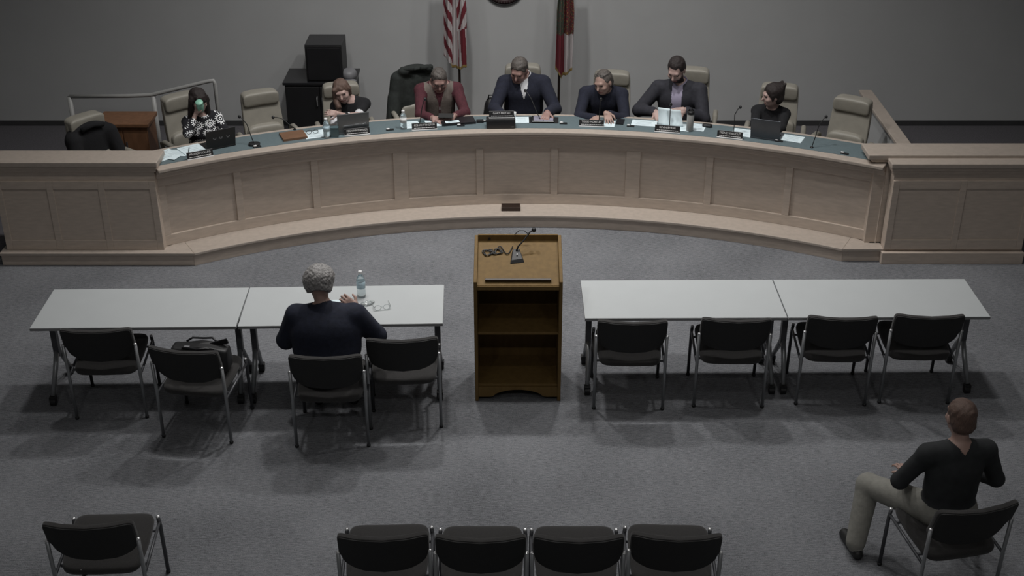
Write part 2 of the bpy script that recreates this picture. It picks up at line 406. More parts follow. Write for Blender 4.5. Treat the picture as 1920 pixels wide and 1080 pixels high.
# downlights in the ceiling, including the added fill row
lp = None
for i, (x, y, p) in enumerate(LAMPS):
    e = empty('ceiling_downlight', (x, y, 6.2), 0, None, 'lamp', 'recessed ceiling downlights')
    row = {2.0: 'added as unseen frontal fill', 5.2: 'over the audience chairs', 8.6: 'over the white tables'}.get(y, 'over the curved desk')
    side = 'left' if x < -1.5 else 'right' if x > 1.5 else 'centre left' if x < -.2 else 'centre right' if x > .2 else 'middle'
    e['label'] = 'round recessed ceiling downlight %s, %s' % (row, side)
    MB().lathe([(.13, -.012), (.17, -.012), (.175, -.002), (.13, -.002)], n=24).build('trim_ring', 'white', e, True)
    MB().lathe([(.128, -.006), (.128, -.003)], n=24).build('lens', 'bulb', e)
    ld = bpy.data.lights.new('downlight', 'AREA'); ld.shape = 'DISK'; ld.size = .30; ld.energy = LAMP_POWER * p; ld.spread = math.radians(118 if y > 4 else 165)
    ld.color = (1.0, .985, .965)
    lo = bpy.data.objects.new('bulb', ld); col.objects.link(lo); lo.parent = e; lo.location = (0, 0, -.03)

# ================================================================== CURVED DESK
dk = empty('curved_council_desk', (CX, CY + 6.5, 0), 0, 'long curved pale wood council desk with panelled front and blue-grey worktop', 'desk')
c0 = (0, -6.5)
A0, A1 = -31.9, 30.6
def arc(name, m, r0, r1, z0, z1, a0=A0, a1=A1, n=48, par=dk, bevel=0):
    return MB().arc(r0, r1, z0, z1, a0, a1, n, c0).build(name, m, par, bevel=bevel)
arc('step_riser', 'maple', 6.24, 6.27, 0.0, .112, -30.2, 28.5)
tr = arc('step_tread', 'maple_top', 6.215, 6.53, .112, .14, -30.2, 28.5, bevel=.006)
arc('back_board', 'maple', 6.535, 6.56, .0, .92)
arc('bottom_rail', 'maple', 6.50, 6.535, .14, .245, bevel=.003)
arc('top_rail', 'maple', 6.50, 6.535, .745, .84, bevel=.003)
arc('cornice', 'maple', 6.465, 6.54, .84, .885, bevel=.006)
arc('cornice', 'maple', 6.43, 6.54, .885, .925, bevel=.008)
top = arc('worktop', 'laminate', 6.49, 6.84, .925, TOP - .001)
arc('front_edge', 'maple_top', 6.375, 6.49, .925, TOP, bevel=.008)
arc('rear_edge', 'maple_top', 6.84, 6.885, .925, TOP, bevel=.006)
st = [(-25.15, .62), (-18.55, .62), (-11.1, 1.25), (-4.15, .62), (2.4, .62), (9.3, 1.25), (15.9, .62), (22.7, .62)]
ed = [A0 + .25] + [q for s_ in st for q in (s_[0] - s_[1] / 2, s_[0] + s_[1] / 2)] + [A1 - .25]
for a, wd in st: arc('stile', 'maple', 6.50, 6.535, .245, .745, a - wd / 2, a + wd / 2, 2, bevel=.003)
for a in (A0 + .0, A1 - .7): arc('stile', 'maple', 6.50, 6.535, .245, .745, a, a + .7, 2, bevel=.003)
for i in range(0, len(ed), 2):
    pn = arc('panel', 'maple', 6.522, 6.536, .245, .745, ed[i], ed[i + 1], 6)
# dark vent plate let into the step tread
v = empty('vent_plate', az(958, 392, .14), 0, 'dark brown rectangular vent plate on the step in front of the desk', 'vent')
MB().box((0, 0, .02), (.19, .11, .04)).build('plate', 'oak_dark', v, bevel=.004)
for k in range(5): MB().box((0, -.04 + .02 * k, .042), (.17, .006, .004)).build('slat', 'oak_dark', v)

# pedestals closing the desk ends
def pedestal(name, x_in, x_out, y0, y1, zt, label):
    sgn = 1 if x_out > x_in else -1; xm = (x_in + x_out) / 2; w_ = abs(x_out - x_in)
    e = empty(name, (xm, y0, 0), 0, label, 'pedestal'); d = y1 - y0
    MB().box((0, d / 2, (zt - .1) / 2 + .05), (w_, d, zt - .10 - .0)).build('body', 'maple', e)
    MB().box((0, d / 2, .06), (w_ + .04, d + .10, .12)).build('plinth', 'maple', e, bevel=.006)
    MB().box((0, d / 2, zt - .095), (w_ + .04, d + .04, .03)).build('cornice', 'maple', e, bevel=.006)
    MB().box((0, d / 2, zt - .065), (w_ + .07, d + .07, .03)).build('cornice', 'maple', e, bevel=.006)
    MB().box((0, d / 2, zt - .025), (w_ + .10, d + .10, .05)).build('cap', 'maple_top', e, bevel=.008)
    n = max(1, round(w_ / .55)); pw = (w_ - .06) / n
    for k in range(n + 1):
        MB().box((-w_ / 2 + .03 + k * pw, -.009, .49), (.06, .018, .70)).build('stile', 'maple', e, bevel=.003)
    for k in range(n):
        cxk = -w_ / 2 + .03 + (k + .5) * pw
        MB().box((cxk, -.009, .19), (pw - .06, .018, .10)).build('rail', 'maple', e, bevel=.003)
        MB().box((cxk, -.009, .80), (pw - .06, .018, .08)).build('rail', 'maple', e, bevel=.003)
        MB().box((cxk, -.003, .50), (pw - .06, .008, .52)).build('panel', 'maple', e)
    return e
pedestal('end_pedestal', -3.27, -4.75, 10.86, 11.06, 1.04, 'wide pale wood end pedestal closing the left end of the curved desk')
pr_ = empty('end_wall', (4.06, 11.0, 0), 0, 'low pale wood end wall with flat cap at the right end of the desk', 'wall')
MB().box((0, .11, .49), (1.42, .22, .98)).build('body', 'maple', pr_, bevel=.003)
MB().box((-.01, .11, .985), (1.48, .26, .03)).build('cornice', 'maple', pr_, bevel=.006)
MB().box((-.02, .11, 1.025), (1.54, .30, .05)).build('cap', 'maple_top', pr_, bevel=.008)
pedestal('end_pedestal', 3.50, 4.80, 10.87, 10.97, 1.02, 'pale wood panelled wing beside the post at the right end of the desk')
# straight step ends joining curve and pedestals
for sd, ang, x1, yb in (('left', -30.2, -4.8, 10.93), ('right', 28.5, 3.50, 11.0)):
    def ring(off):
        a_ = polar(6.215 + off, ang); b_ = polar(6.53, ang)
        return [(a_.x, a_.y), (b_.x, b_.y), (b_.x + (-.12 if sd == 'left' else .12), yb), (x1, yb), (x1, polar(6.215, ang).y + off)]
    o_ = polar(6.215, ang)
    e = empty('step_end', (o_.x, o_.y, 0), 0, 'straight wooden step end in front of the %s end of the desk' % sd, 'step')
    for nm, off, z0, z1, m_ in (('riser', .028, 0.0, .112, 'maple'), ('tread', 0.0, .112, .14, 'maple_top')):
        pg = [(x - o_.x, y - o_.y) for x, y in ring(off)]
        if sd == 'left': pg = pg[::-1]
        MB().prism(pg[::-1], 'z', z0, z1).build(nm, m_, e, bevel=.004)

# half wall at right, flat wooden cap running front to back
hw = struct(box1('wall_half', (3.87, 12.2, .475), (.09, 2.3, .65), 'wall'))
hc = struct(box1('trim_1', (3.85, 12.2, .815), (.14, 2.36, .035), 'maple_top', bevel=.006))

# handrail at left
hr = empty('handrail', (-3.65, 12.78, DZ), 0, 'light grey pipe handrail with a sloping top behind the woman in the patterned sweater', 'handrail')
def loc_(p, e): return Vector(p) - Vector(e.location)
pts = [ay(130, 181, 12.78), ay(240, 180, 12.78), ay(284, 178, 12.78), ay(296, 175, 12.78), ay(392, 152, 12.78), ay(400, 151, 12.78), ay(403, 157, 12.78)]
b_ = pts[-1].copy(); b_.z = DZ
MB().tube([loc_(p, hr) for p in pts + [b_]], .021, 12).build('rail', 'rail', hr, True)
q = ay(287, 180, 12.78); q2 = q.copy(); q2.z = DZ
MB().tube([loc_(q, hr), loc_(q2, hr)], .025, 12).build('post', 'rail', hr, True)
q = ay(130, 181, 12.78); q2 = q.copy(); q2.z = DZ
MB().tube([loc_(q, hr), loc_(q2, hr)], .025, 12).build('post', 'rail', hr, True)

# brown cabinet behind left pedestal
bc = empty('wooden_cabinet', (-3.95, 12.42, DZ), 0, 'small brown wooden cabinet under the handrail at the far left', 'cabinet')
MB().box((0, 0, .34), (.50, .32, .68)).build('body', 'brown_wood', bc, bevel=.004)
MB().box((0, 0, .70), (.55, .38, .04)).build('top', 'brown_wood', bc, bevel=.006)
for s_ in (-1, 1):
    dr = MB().box((s_ * .122, -.166, .34), (.235, .014, .60)).build('door', 'brown_wood', bc, bevel=.004)
    MB().box((s_ * .03, -.178, .48), (.012, .012, .09)).build('handle', 'steel_dk', dr)

# black cabinet and black box against the back wall
cb = empty('black_cabinet', (-2.115, 13.72, DZ), 0, 'black two-door cabinet against the back wall carrying a black box', 'cabinet')
MB().box((0, 0, .35), (.76, .46, .70)).build('body', 'black_pl', cb, bevel=.004)
MB().box((0, 0, .715), (.80, .50, .03)).build('top', 'black_gl', cb, bevel=.004)
for s_ in (-1, 1):
    dr = MB().box((s_ * .188, -.238, .35), (.366, .018, .66)).build('door', 'black_pl', cb, bevel=.003)
    MB().tube([(s_ * .03, -.246, .46), (s_ * .03, -.268, .47), (s_ * .03, -.268, .56), (s_ * .03, -.246, .57)], .006, 8).build('handle', 'chrome', dr, True)
sb = empty('black_speaker_box', (-2.05, 13.72, DZ + .73), 0, 'black cube shaped box standing on the black cabinet', 'speaker')
MB().box((0, .0, .20), (.40, .40, .40)).build('body', 'black_pl', sb, bevel=.006)
MB().box((0, -.207, .20), (.36, .014, .36)).build('grille', 'black_gl', sb, bevel=.004)
MB().box((.0, .0, .405), (.40, .40, .01)).build('lid', 'black_gl', sb, bevel=.003)
dv = empty('small_grey_cap', ay(655, 146, 13.6), 0, 'small grey rounded cap lying on the black cabinet', 'cap')
dv.location.z = DZ + .73
MB().sq((0, 0, .06), (.085, .10, .06), .8, 1.0).build('crown', 'grey_pl', dv, True)
MB().sq((.02, -.12, .02), (.07, .07, .008), .8, 1.0).build('peak', 'grey_pl', dv, True)

# round wall seal
se = empty('wall_seal', (-.086, WALL_Y - .001, 1.57 + .245), 0, 'round dark maroon and bronze seal hanging on the back wall', 'seal')
def disc(r0, r1, d0, d1, name, m, n=48):
    mb = MB(); vs = []
    for (r, d) in ((r0, 0), (r0, -d0), (r1, -d1), (r1, 0)):
        for k in range(n): a = 2 * PI * k / n; vs.append((r * math.cos(a), d, r * math.sin(a)))
    fs = [(i * n + k, i * n + (k + 1) % n, ((i + 1) % 4) * n + (k + 1) % n, ((i + 1) % 4) * n + k) for i in range(4) for k in range(n)]
    return mb.add(vs, fs).build(name, m, se, True)
disc(.235, .245, .03, .02, 'rim', 'black_pl'); disc(.17, .235, .018, .018, 'letter_ring', 'maroon'); disc(.16, .17, .026, .026, 'inner_rim', 'bronze'); disc(.0005, .16, .02, .014, 'field', 'bronze')
for k in range(44):
    a = 2 * PI * k / 44
    if 1.2 < a < 1.9: continue
    MB().box((.205 * math.cos(a), -.02, .205 * math.sin(a)), (.010, .006, .03), Euler((0, -a + PI / 2, 0))).build('letter', 'bronze', se)

# ================================================================== FLAGS
def flag(name, label, px, Y, wdt, zt, colour, tipfn, pole_px):
    base = ay(pole_px, 210, Y); base.z = DZ
    e = empty(name, base, 0, label, 'flag')
    MB().lathe([(.15, 0), (.15, .02), (.06, .05), (.025, .08), (.025, .12)], n=24).build('stand', 'gold', e, True)
    MB().tube([(0, 0, .1), (0, 0, 2.35)], .014, 12).build('pole', 'pole', e, True)
    MB().lathe([(.014, 2.35), (.03, 2.37), (.02, 2.40), (.035, 2.45), (.002, 2.55)], n=14).build('finial', 'gold', e, True)
    x0 = ay(px, 60, Y).x - base.x
    nu, nv = 72, 150; vs = []; fs = []; fm = []
    for j in range(nv + 1):
        v_ = j / nv
        for i in range(nu + 1):
            u = i / nu; ww = wdt * (.55 + .45 * min(1, v_ * 2.2)) 
            zb = tipfn(u)
            z = zt - (zt - zb) * v_
            y = -.075 + (.035 * math.sin(u * PI * 4.4 + v_ * 1.0) + .018 * math.sin(u * PI * 11 + 1.7 + v_ * 2)) * min(1, v_ * 3 + .25)
            x = x0 + ww * (u - .5) + .008 * math.sin(u * 19 + v_ * 3)
            vs.append((x, y, z - DZ))
    for j in range(nv):
        for i in range(nu):
            fs.append((j * (nu + 1) + i, j * (nu + 1) + i + 1, (j + 1) * (nu + 1) + i + 1, (j + 1) * (nu + 1) + i)[::-1]); fm.append(colour((i + .5) / nu, zt - (zt - tipfn((i + .5) / nu)) * (j + .5) / nv))
    mb = MB(); mb.v = vs; mb.f = fs; mb.fm = fm
    o = mb.build('cloth', ['red', 'cream', 'navy', 'gold', 'seal_green'], e, True)
    sd = o.modifiers.new('thick', 'SOLIDIFY'); sd.thickness = .004
    return e
def us(u, z):
    zb = us_tip(u)
    if z - zb < .035 and u > .3: return 3
    if z > 1.82 and u < .75: return 1 if (int(u * 11) + int(z * 23)) % 5 == 0 else 2
    if u < .42: s_ = z * 9.5 + u * 5.5 + 100
    elif u < .60: return 1
    elif z > 1.42 : s_ = z * 8 - u * 7 + 100
    else: s_ = u * 6.2 + z * .9
    return 0 if int(s_) % 2 == 0 else 1
def us_tip(u): return 1.13 - .16 * min(1, u / .45) + .03 * max(0, u - .6)
flag('national_flag', 'red and white striped national flag draped on a pole behind the man in the vest', 853, 13.75, .25, 2.2, us, us_tip, 863)
rs = random.Random(3)
def fla(u, z):
    zb = fl_tip(u)
    if z - zb < .03: return 3
    if z > 1.36: return 4 if (u < .5 and rs.random() < .85) else (0 if rs.random() < .6 else 3 if rs.random() < .25 else 4)
    return 0 if u < .52 else 1
def fl_tip(u): return .98 - .12 * min(1, u / .35) + .15 * max(0, u - .35)
flag('state_flag', 'red and white state flag with dark emblem on a pole right of centre', 1058, 13.75, .19, 2.15, fla, fl_tip, 1047)

# ================================================================== FRONT TABLES
def folding_table():
    e = empty('training_table')
    MB().box((0, 0, .7175), (1.535, .62, .025)).build('table_top', 'white_lam', e, bevel=.003)
    MB().box((0, -.3105, .7165), (1.535, .004, .022)).build('edge_band', 'edge_grey', e)
    MB().box((0, 0, .675), (1.36, .05, .05)).build('beam', 'steel_dk', e, bevel=.004)
    for s_ in (-1, 1):
        x = s_ * .715
        lg = MB().box((x, 0, .50), (.045, .06, .38)).box((x, 0, .695), (.06, .42, .02)).build('leg_column', 'steel_dk', e, bevel=.006)
        for t in (-1, 1):
            ft = MB().tube([(x, t * .01, .36), (x, t * .09, .26), (x + s_ * .012, t * .225, .075)], [.021, .021, .017], 10).build('foot', 'steel', e, True)
            MB().tube([(x - .022 + s_ * .012, t * .235, .033), (x + .022 + s_ * .012, t * .235, .033)], .033, 16).box((x + s_ * .012, t * .232, .06), (.05, .05, .035)).build('caster', 'black_pl', ft, False, .003)
    return e
tb = folding_table()
def put_table(first, cx, cy, rz, label):
    o = tb if first else copy_tree(tb)
    o.location = (cx, cy, 0); o.rotation_euler.z = rz
    tag(o, label, 'table', 'white folding tables in a row')
put_table(True, 1.318, 8.80, .008, 'white folding table right of the podium')
put_table(False, 2.862, 8.812, .008, 'white folding table at the far right, joined to the next table')
put_table(False, -1.297, 8.695, .03, 'white folding table left of the podium where the grey-haired man sits')
put_table(False, -2.842, 8.655, .02, 'white folding table at the far left, joined to the next table')

# ================================================================== STACK CHAIRS
def guest_chair():
    e = empty('guest_chair')
    def bs(p):
        return (p.x * (1 - .05 * max(0, (-p.z) / .15)), p.y + .75 * p.x * p.x - .035 - .30 * p.z, p.z + (.055 * abs(p.x / .26) ** 3 if p.z < 0 else .006 * (p.x / .26) ** 2))
    MB().sq((0, -.012, .667), (.262, .022, .152), .17, .22, 64, 24, bs).build('backrest', 'fabric', e, True)
    MB().sq((0, -.030, .667), (.257, .012, .146), .15, .2, 64, 24, bs).build('back_shell', 'back_shell', e, True)
    def ss(p): return (p.x * (1 - .06 * max(0, -p.y / .23)), p.y, p.z * 1.15 + .028 * p.y / .23 + .35 * p.x * p.x * .3)
    MB().sq((0, .235, .430), (.250, .235, .030), .5, .28, 36, 12, ss).build('seat', 'fabric', e, True)
    for s_ in (-1, 1):
        x = s_ * .265
        lg = MB().tube([(x, .0, .012), (x, -.002, .40), (x, -.012, .655)], .0125, 10).build('leg', 'steel', e, True)
        MB().sq((x, -.013, .66), (.0135, .0135, .010), 1, 1, 12, 8).build('cap', 'chrome', lg, True)
        MB().lathe([(.014, 0), (.016, .015), (.012, .02)], (x, .0, 0), 12).build('glide', 'black_pl', lg, True)
        lf = MB().tube([(x, .465, .012), (x, .45, .40), (x * .985, .445, .455)], .0125, 10).build('leg', 'steel_dk', e, True)
        MB().sq((x * .985, .445, .465), (.014, .014, .010), 1, 1, 12, 8).build('cap', 'chrome', lf, True)
        MB().lathe([(.014, 0), (.016, .015), (.012, .02)], (x, .465, 0), 12).build('glide', 'black_pl', lf, True)
        MB().tube([(x, 0, .385), (x, .45, .425)], .010, 8).build('side_rail', 'steel_dk', e, True)
    MB().tube([(-.26, .10, .378), (.26, .10, .378)], .009, 8).build('cross_rail', 'steel_dk', e, True)
    MB().tube([(-.26, .38, .405), (.26, .38, .405)], .009, 8).build('cross_rail', 'steel_dk', e, True)
    return e
gc = guest_chair(); gc_used = [False]
def put_chair(x, y, deg, label, group):
    o = gc if not gc_used[0] else copy_tree(gc); gc_used[0] = True
    o.location = (x, y, 0); o.rotation_euler.z = math.radians(deg); tag(o, label, 'chair', group); return o
G1 = 'charcoal chairs at the white tables'; G2 = 'charcoal audience chairs in the front row'
put_chair(.898, 8.345, -1, 'charcoal stacking chair nearest the podium on its right side', G1)
put_chair(1.675, 8.375, -1.5, 'charcoal stacking chair second from the podium on its right side', G1)
put_chair(2.475, 8.405, -2, 'charcoal stacking chair third from the podium on its right side', G1)
put_chair(3.13, 8.43, -1, 'charcoal stacking chair cut by the right picture edge at the tables', G1)
put_chair(-1.325, 7.845, 1, 'charcoal stacking chair the grey-haired man sits on', G1)
put_chair(-.80, 8.085, 3, 'empty charcoal stacking chair between the seated man and the podium', G1)
put_chair(-2.345, 7.93, -9, 'charcoal stacking chair holding a black bag', G1)
put_chair(-3.06, 8.22, 2, 'charcoal stacking chair cut by the left picture edge at the tables', G1)
for k, nm in enumerate(['leftmost', 'second from left', 'third from left', 'rightmost']):
    put_chair(-.742 + .562 * k, 5.865 - .015 * (k in (1, 2)), [2, 0, 0, -2][k], 'charcoal chair in the row of four at the bottom edge, %s' % nm, G2)
put_chair(-2.46, 5.97, 2, 'charcoal chair in the bottom left corner of the picture', G2)
put_chair(2.74, 6.12, 12, 'charcoal chair under the person in khaki trousers', G2)

# ================================================================== PODIUM
PX0, PX1, PY = -.287, .379, 8.46
pd = empty('podium', ((PX0 + PX1) / 2, PY, 0), 0, 'yellow oak open-back podium with shelves and a sloped top', 'podium')
hwid = (PX1 - PX0) / 2
prof = [(0, 0), (.47, 0), (.49, 1.20), (.47, 1.215), (.03, 1.065), (.0, 1.05), (0, 1.0)]
for s_ in (-1, 1): MB().prism(prof, 'x', s_ * hwid - s_ * .026, s_ * hwid).build('side_panel', 'oak', pd, bevel=.004)
iw = 2 * hwid - .052
MB().box((0, .462, .60), (iw, .016, 1.14)).build('front_panel', 'oak', pd)
sl = math.atan2(.15, .44)
MB().box((0, .235, 1.085), (iw, .465, .022), Euler((sl, 0, 0))).build('reading_top', 'oak', pd, bevel=.002)
MB().box((0, .468, 1.185), (iw, .018, .07)).build('back_rail', 'oak', pd, bevel=.002)
MB().box((0, .012, .998), (iw, .024, .035)).build('front_rail', 'oak', pd, bevel=.003)
MB().box((.0, .045, 1.045), (.495, .016, .022), Euler((sl, 0, 0))).build('pencil_ledge', 'oak_dark', pd, bevel=.002)
MB().box((0, .24, .60), (iw, .44, .024)).build('shelf', 'oak', pd, bevel=.003)
MB().box((0, .24, .135), (iw, .44, .024)).build('shelf', 'oak', pd, bevel=.003)
ap = [(-iw / 2, .035), (-iw / 2, .123), (iw / 2, .123), (iw / 2, .035), (iw * .36, .035)]
for k in range(13):
    t = k / 12; x = iw * .32 - iw * .64 * t; ap.append((x, .04 + .06 * math.sin(PI * t) ** .6))
ap.append((-iw * .36, .035))
MB().prism(ap, 'y', .006, .026).build('apron', 'oak', pd, bevel=.002)
for sx in (-1, 1):
    for yy in (.07, .41): MB().lathe([(.02, 0), (.024, .01), (.024, .03), (.015, .04)], (sx * (hwid - .05), yy, 0), 12).build('foot', 'black_pl', pd, True)
MB().tube([(-.22, .458, 1.19), (-.22, .452, 1.19)], .010, 12).build('grommet', 'black_pl', pd)
def on_top(x, y): return Vector((x, y, 1.098 + (y - .235) * math.tan(sl)))
# podium microphone
def w2l(p, e): return Vector(p) - Vector(e.location)
mb0 = on_top(-.012, .285) + Vector(pd.location)
pm = empty('podium_microphone', mb0, 0, 'black gooseneck microphone with wedge base on the podium top', 'microphone')
R_ = Euler((sl, 0, 0)).to_matrix()
bs_ = MB(); tri = [(-.035, .055), (.030, .06), (.062, -.055), (-.05, -.075)]
tv = [R_ @ Vector((a, b, 0)) for a, b in tri] + [R_ @ Vector((a * .75, b * .8 + .012, .032 if b > 0 else .018)) for a, b in tri]
bs_.add(tv, [(3, 2, 1, 0), (4, 5, 6, 7), (0, 1, 5, 4), (1, 2, 6, 5), (2, 3, 7, 6), (3, 0, 4, 7)]).build('base', 'black_pl', pm, bevel=.004)
tip = w2l(ay(1000, 431, PY + .40), pm); st_ = R_ @ Vector((0, .04, .03))
MB().tube([st_, st_ + Vector((.012, .01, .03)), st_.lerp(tip, .5) + Vector((-.005, 0, .004)), st_.lerp(tip, .82) + Vector((-.004, 0, .012)), tip], .006, 8).build('gooseneck', 'black_pl', pm, True)
MB().sq(tip + Vector((.004, 0, .0)), (.018, .018, .018), 1, 1, 16, 10).build('windscreen', 'black_pl', pm, True)
MB().sq(R_ @ Vector((.005, .0, .032)), (.006, .006, .004), 1, 1, 12, 8).build('button', 'white', pm, True)
# coiled cable
cbm = MB(); path = []
c1 = on_top(-.225, .33)
for k in range(70):
    a = k * .42; cx_ = -.245 + .045 * (k > 34) + .0008 * k; yy = .325 + (.01 if k > 34 else 0)
    rr = .032 + .006 * math.sin(k * 1.3); p = on_top(cx_ + rr * math.cos(a), yy + rr * .8 * math.sin(a)); path.append(p + Vector((0, 0, .006 + .004 * (k % 7) / 7)))
for k in range(12):
    t = k / 11; path.append(on_top(-.17 + .13 * t, .34 + .045 * math.sin(t * PI * 2.2) + .02 * t) + Vector((0, 0, .008)))
ce = empty('microphone_cable', Vector(pd.location) + Vector((-.225, .33, 1.12)), 0, 'coiled dark microphone cable in the top left corner of the podium', 'cable')
cbm.tube([p - Vector((-.225, .33, 1.12)) for p in path], .004, 6).build('cord', 'black_pl', ce, True)
MB().tube([(-.012, .02, .012), (.02, .025, .012)], .011, 10).build('plug', 'steel', ce, True)
wa = w2l(ay(965, 440, PY + .46), ce); wb = w2l(ay(992, 440, PY + .44), ce)
MB().tube([wa, wa.lerp(wb, .3) + Vector((0, 0, .035)), wa.lerp(wb, .65) + Vector((0, 0, .035)), wb], .003, 6).build('loose_wire', 'black_pl', ce, True)

# ================================================================== EXECUTIVE CHAIRS
def exec_chair():
    e = empty('executive_chair')
    def bend(p): return (p.x * (1.05 - .08 * max(0, p.z / .33)), p.y - .35 * p.x * p.x + .20 * p.z, p.z - .12 * p.x * p.x)
    MB().sq((0, .27, .72), (.197, .035, .33), .17, .28, 48, 30, bend).build('backrest', 'leather', e, True)
    def hb(p): return (p.x, p.y * (1 + .35 * p.z / .075) - .35 * p.x * p.x + .20 * p.z, p.z - .12 * p.x * p.x)
    MB().sq((0, .295, .985), (.188, .060, .080), .42, .22, 48, 18, hb).build('head_cushion', 'leather', e, True)
    MB().sq((0, .215, .60), (.188, .052, .10), .55, .3, 40, 14, hb).build('lumbar_cushion', 'leather', e, True)
    MB().sq((0, .0, .44), (.25, .25, .06), .5, .35, 32, 12).build('seat', 'leather', e, True)
    for s_ in (-1, 1):
        x = s_ * .285
        MB().tube([(x * .9, .2, .42), (x, .22, .62), (x, .15, .645), (x, -.08, .65), (x, -.16, .62), (x * .9, -.14, .42)], [.018, .02, .026, .028, .02, .018], 10).build('armrest', 'leather', e, True)
    MB().tube([(0, 0, .10), (0, 0, .39)], .03, 12).build('gas_column', 'black_pl', e, True)
    bs = MB()
    for k in range(5):
        a = 2 * PI * k / 5 + .3; d = Vector((math.cos(a), math.sin(a), 0))
        bs.tube([d * .02 + Vector((0, 0, .11)), d * .29 + Vector((0, 0, .075))], [.028, .018], 8)
        bs.tube([d * .29 + Vector((-d.y * .02, d.x * .02, .03)), d * .29 - Vector((-d.y * .02, d.x * .02, -.03))], .03, 12)
    bs.build('star_base', 'black_pl', e)
    return e
xc = exec_chair(); xc_used = [False]
def put_exec(px, py, R, deg, label, dz=0):
    p = on_r(px, py, R); o = xc if not xc_used[0] else copy_tree(xc); xc_used[0] = True
    a = phi(p); p2 = polar(R, math.degrees(a))
    o.location = (p2.x, p2.y, DZ); o.scale = (1, 1, 1 + dz / 1.09); o.rotation_euler.z = -a + math.radians(deg); tag(o, label, 'chair', 'beige leather chairs behind the desk'); return o
put_exec(362, 190, 7.42, 14, 'beige leather chair the woman in the patterned sweater sits on', -.04)
put_exec(502, 190, 7.38, 6, 'empty beige leather chair left of the black cabinet', -.11)
put_exec(646, 180, 7.42, 0, 'beige leather chair the brown-haired woman with crossed arms sits on', -.13)
put_exec(790, 170, 7.50, 8, 'beige leather chair under the draped dark coat', -.05)
put_exec(981, 150, 7.52, 0, 'beige leather chair at the centre of the desk', -.04)
put_exec(1145, 160, 7.52, 0, 'beige leather chair the man in the navy pullover with raised glasses sits on', -.10)
put_exec(1293, 160, 7.50, 3, 'beige leather chair the bearded man in the suit jacket sits on', -.005)
put_exec(1458, 190, 7.42, 6, 'beige leather chair the woman in the black sweater sits on', -.07)
put_exec(1580, 210, 7.30, -8, 'empty beige leather chair at the right end of the desk', -.07)
put_exec(196, 270, 7.36, 16, 'beige leather chair cut by the left picture edge behind the pedestal', -.06)
# ================================================================== PEOPLE
def rotz(a): return Matrix.Rotation(a, 3, 'Z')
def ik(S, W, a, b, hint):
    d = W - S; L = d.length; L2 = min(L, (a + b) * .985)
    W = S + d.normalized() * L2; L = L2; u = d.normalized()
    x = (a * a - b * b + L * L) / (2 * L); hgt = math.sqrt(max(a * a - x * x, 0))
    hn = hint - u * hint.dot(u); hn.normalize()
    return S + u * x + hn * hgt, W
def hand(W, d, n, side, curl, out, sc=1.0, spread=.10, label='skin'):
    d = Vector(d).normalized(); n = Vector(n); n = (n - d * n.dot(d)).normalized(); l = d.cross(n) * side
    for i in range(4):
        off = (.031 - .0205 * i) * sc
        base = W + d * .012 * sc + l * off * .55; K = W + d * (.088 - .004 * abs(i - 1.2)) * sc + l * off
        out.append(cap(base, K, .0145 * sc, .0115 * sc, label, .012))
        fl_ = [.92, 1.05, 1.0, .8][i]; p = K; a = curl * .5; fd0 = (d + l * spread * (1.2 - .8 * i)).normalized()
        for j, sg in enumerate((.043, .027, .021)):
            dd = fd0 * math.cos(a) - n * math.sin(a); q = p + dd * sg * fl_ * sc
            out.append(cap(p, q, (.0098 - .001 * j) * sc, (.0090 - .001 * j) * sc, label, .004)); p = q; a += curl
    t0 = W + d * .022 * sc + l * .026 * sc; t1 = t0 + (d * .55 + l * .75 - n * .25).normalized() * .046 * sc; t2 = t1 + (d * .9 + l * .25 - n * .35 * (1 + curl)).normalized() * .034 * sc
    out.append(cap(W + d * .01 * sc, t0, .016 * sc, .015 * sc, label, .012)); out.append(cap(t0, t1, .0135 * sc, .011 * sc, label, .008)); out.append(cap(t1, t2, .0105 * sc, .0085 * sc, label, .004))

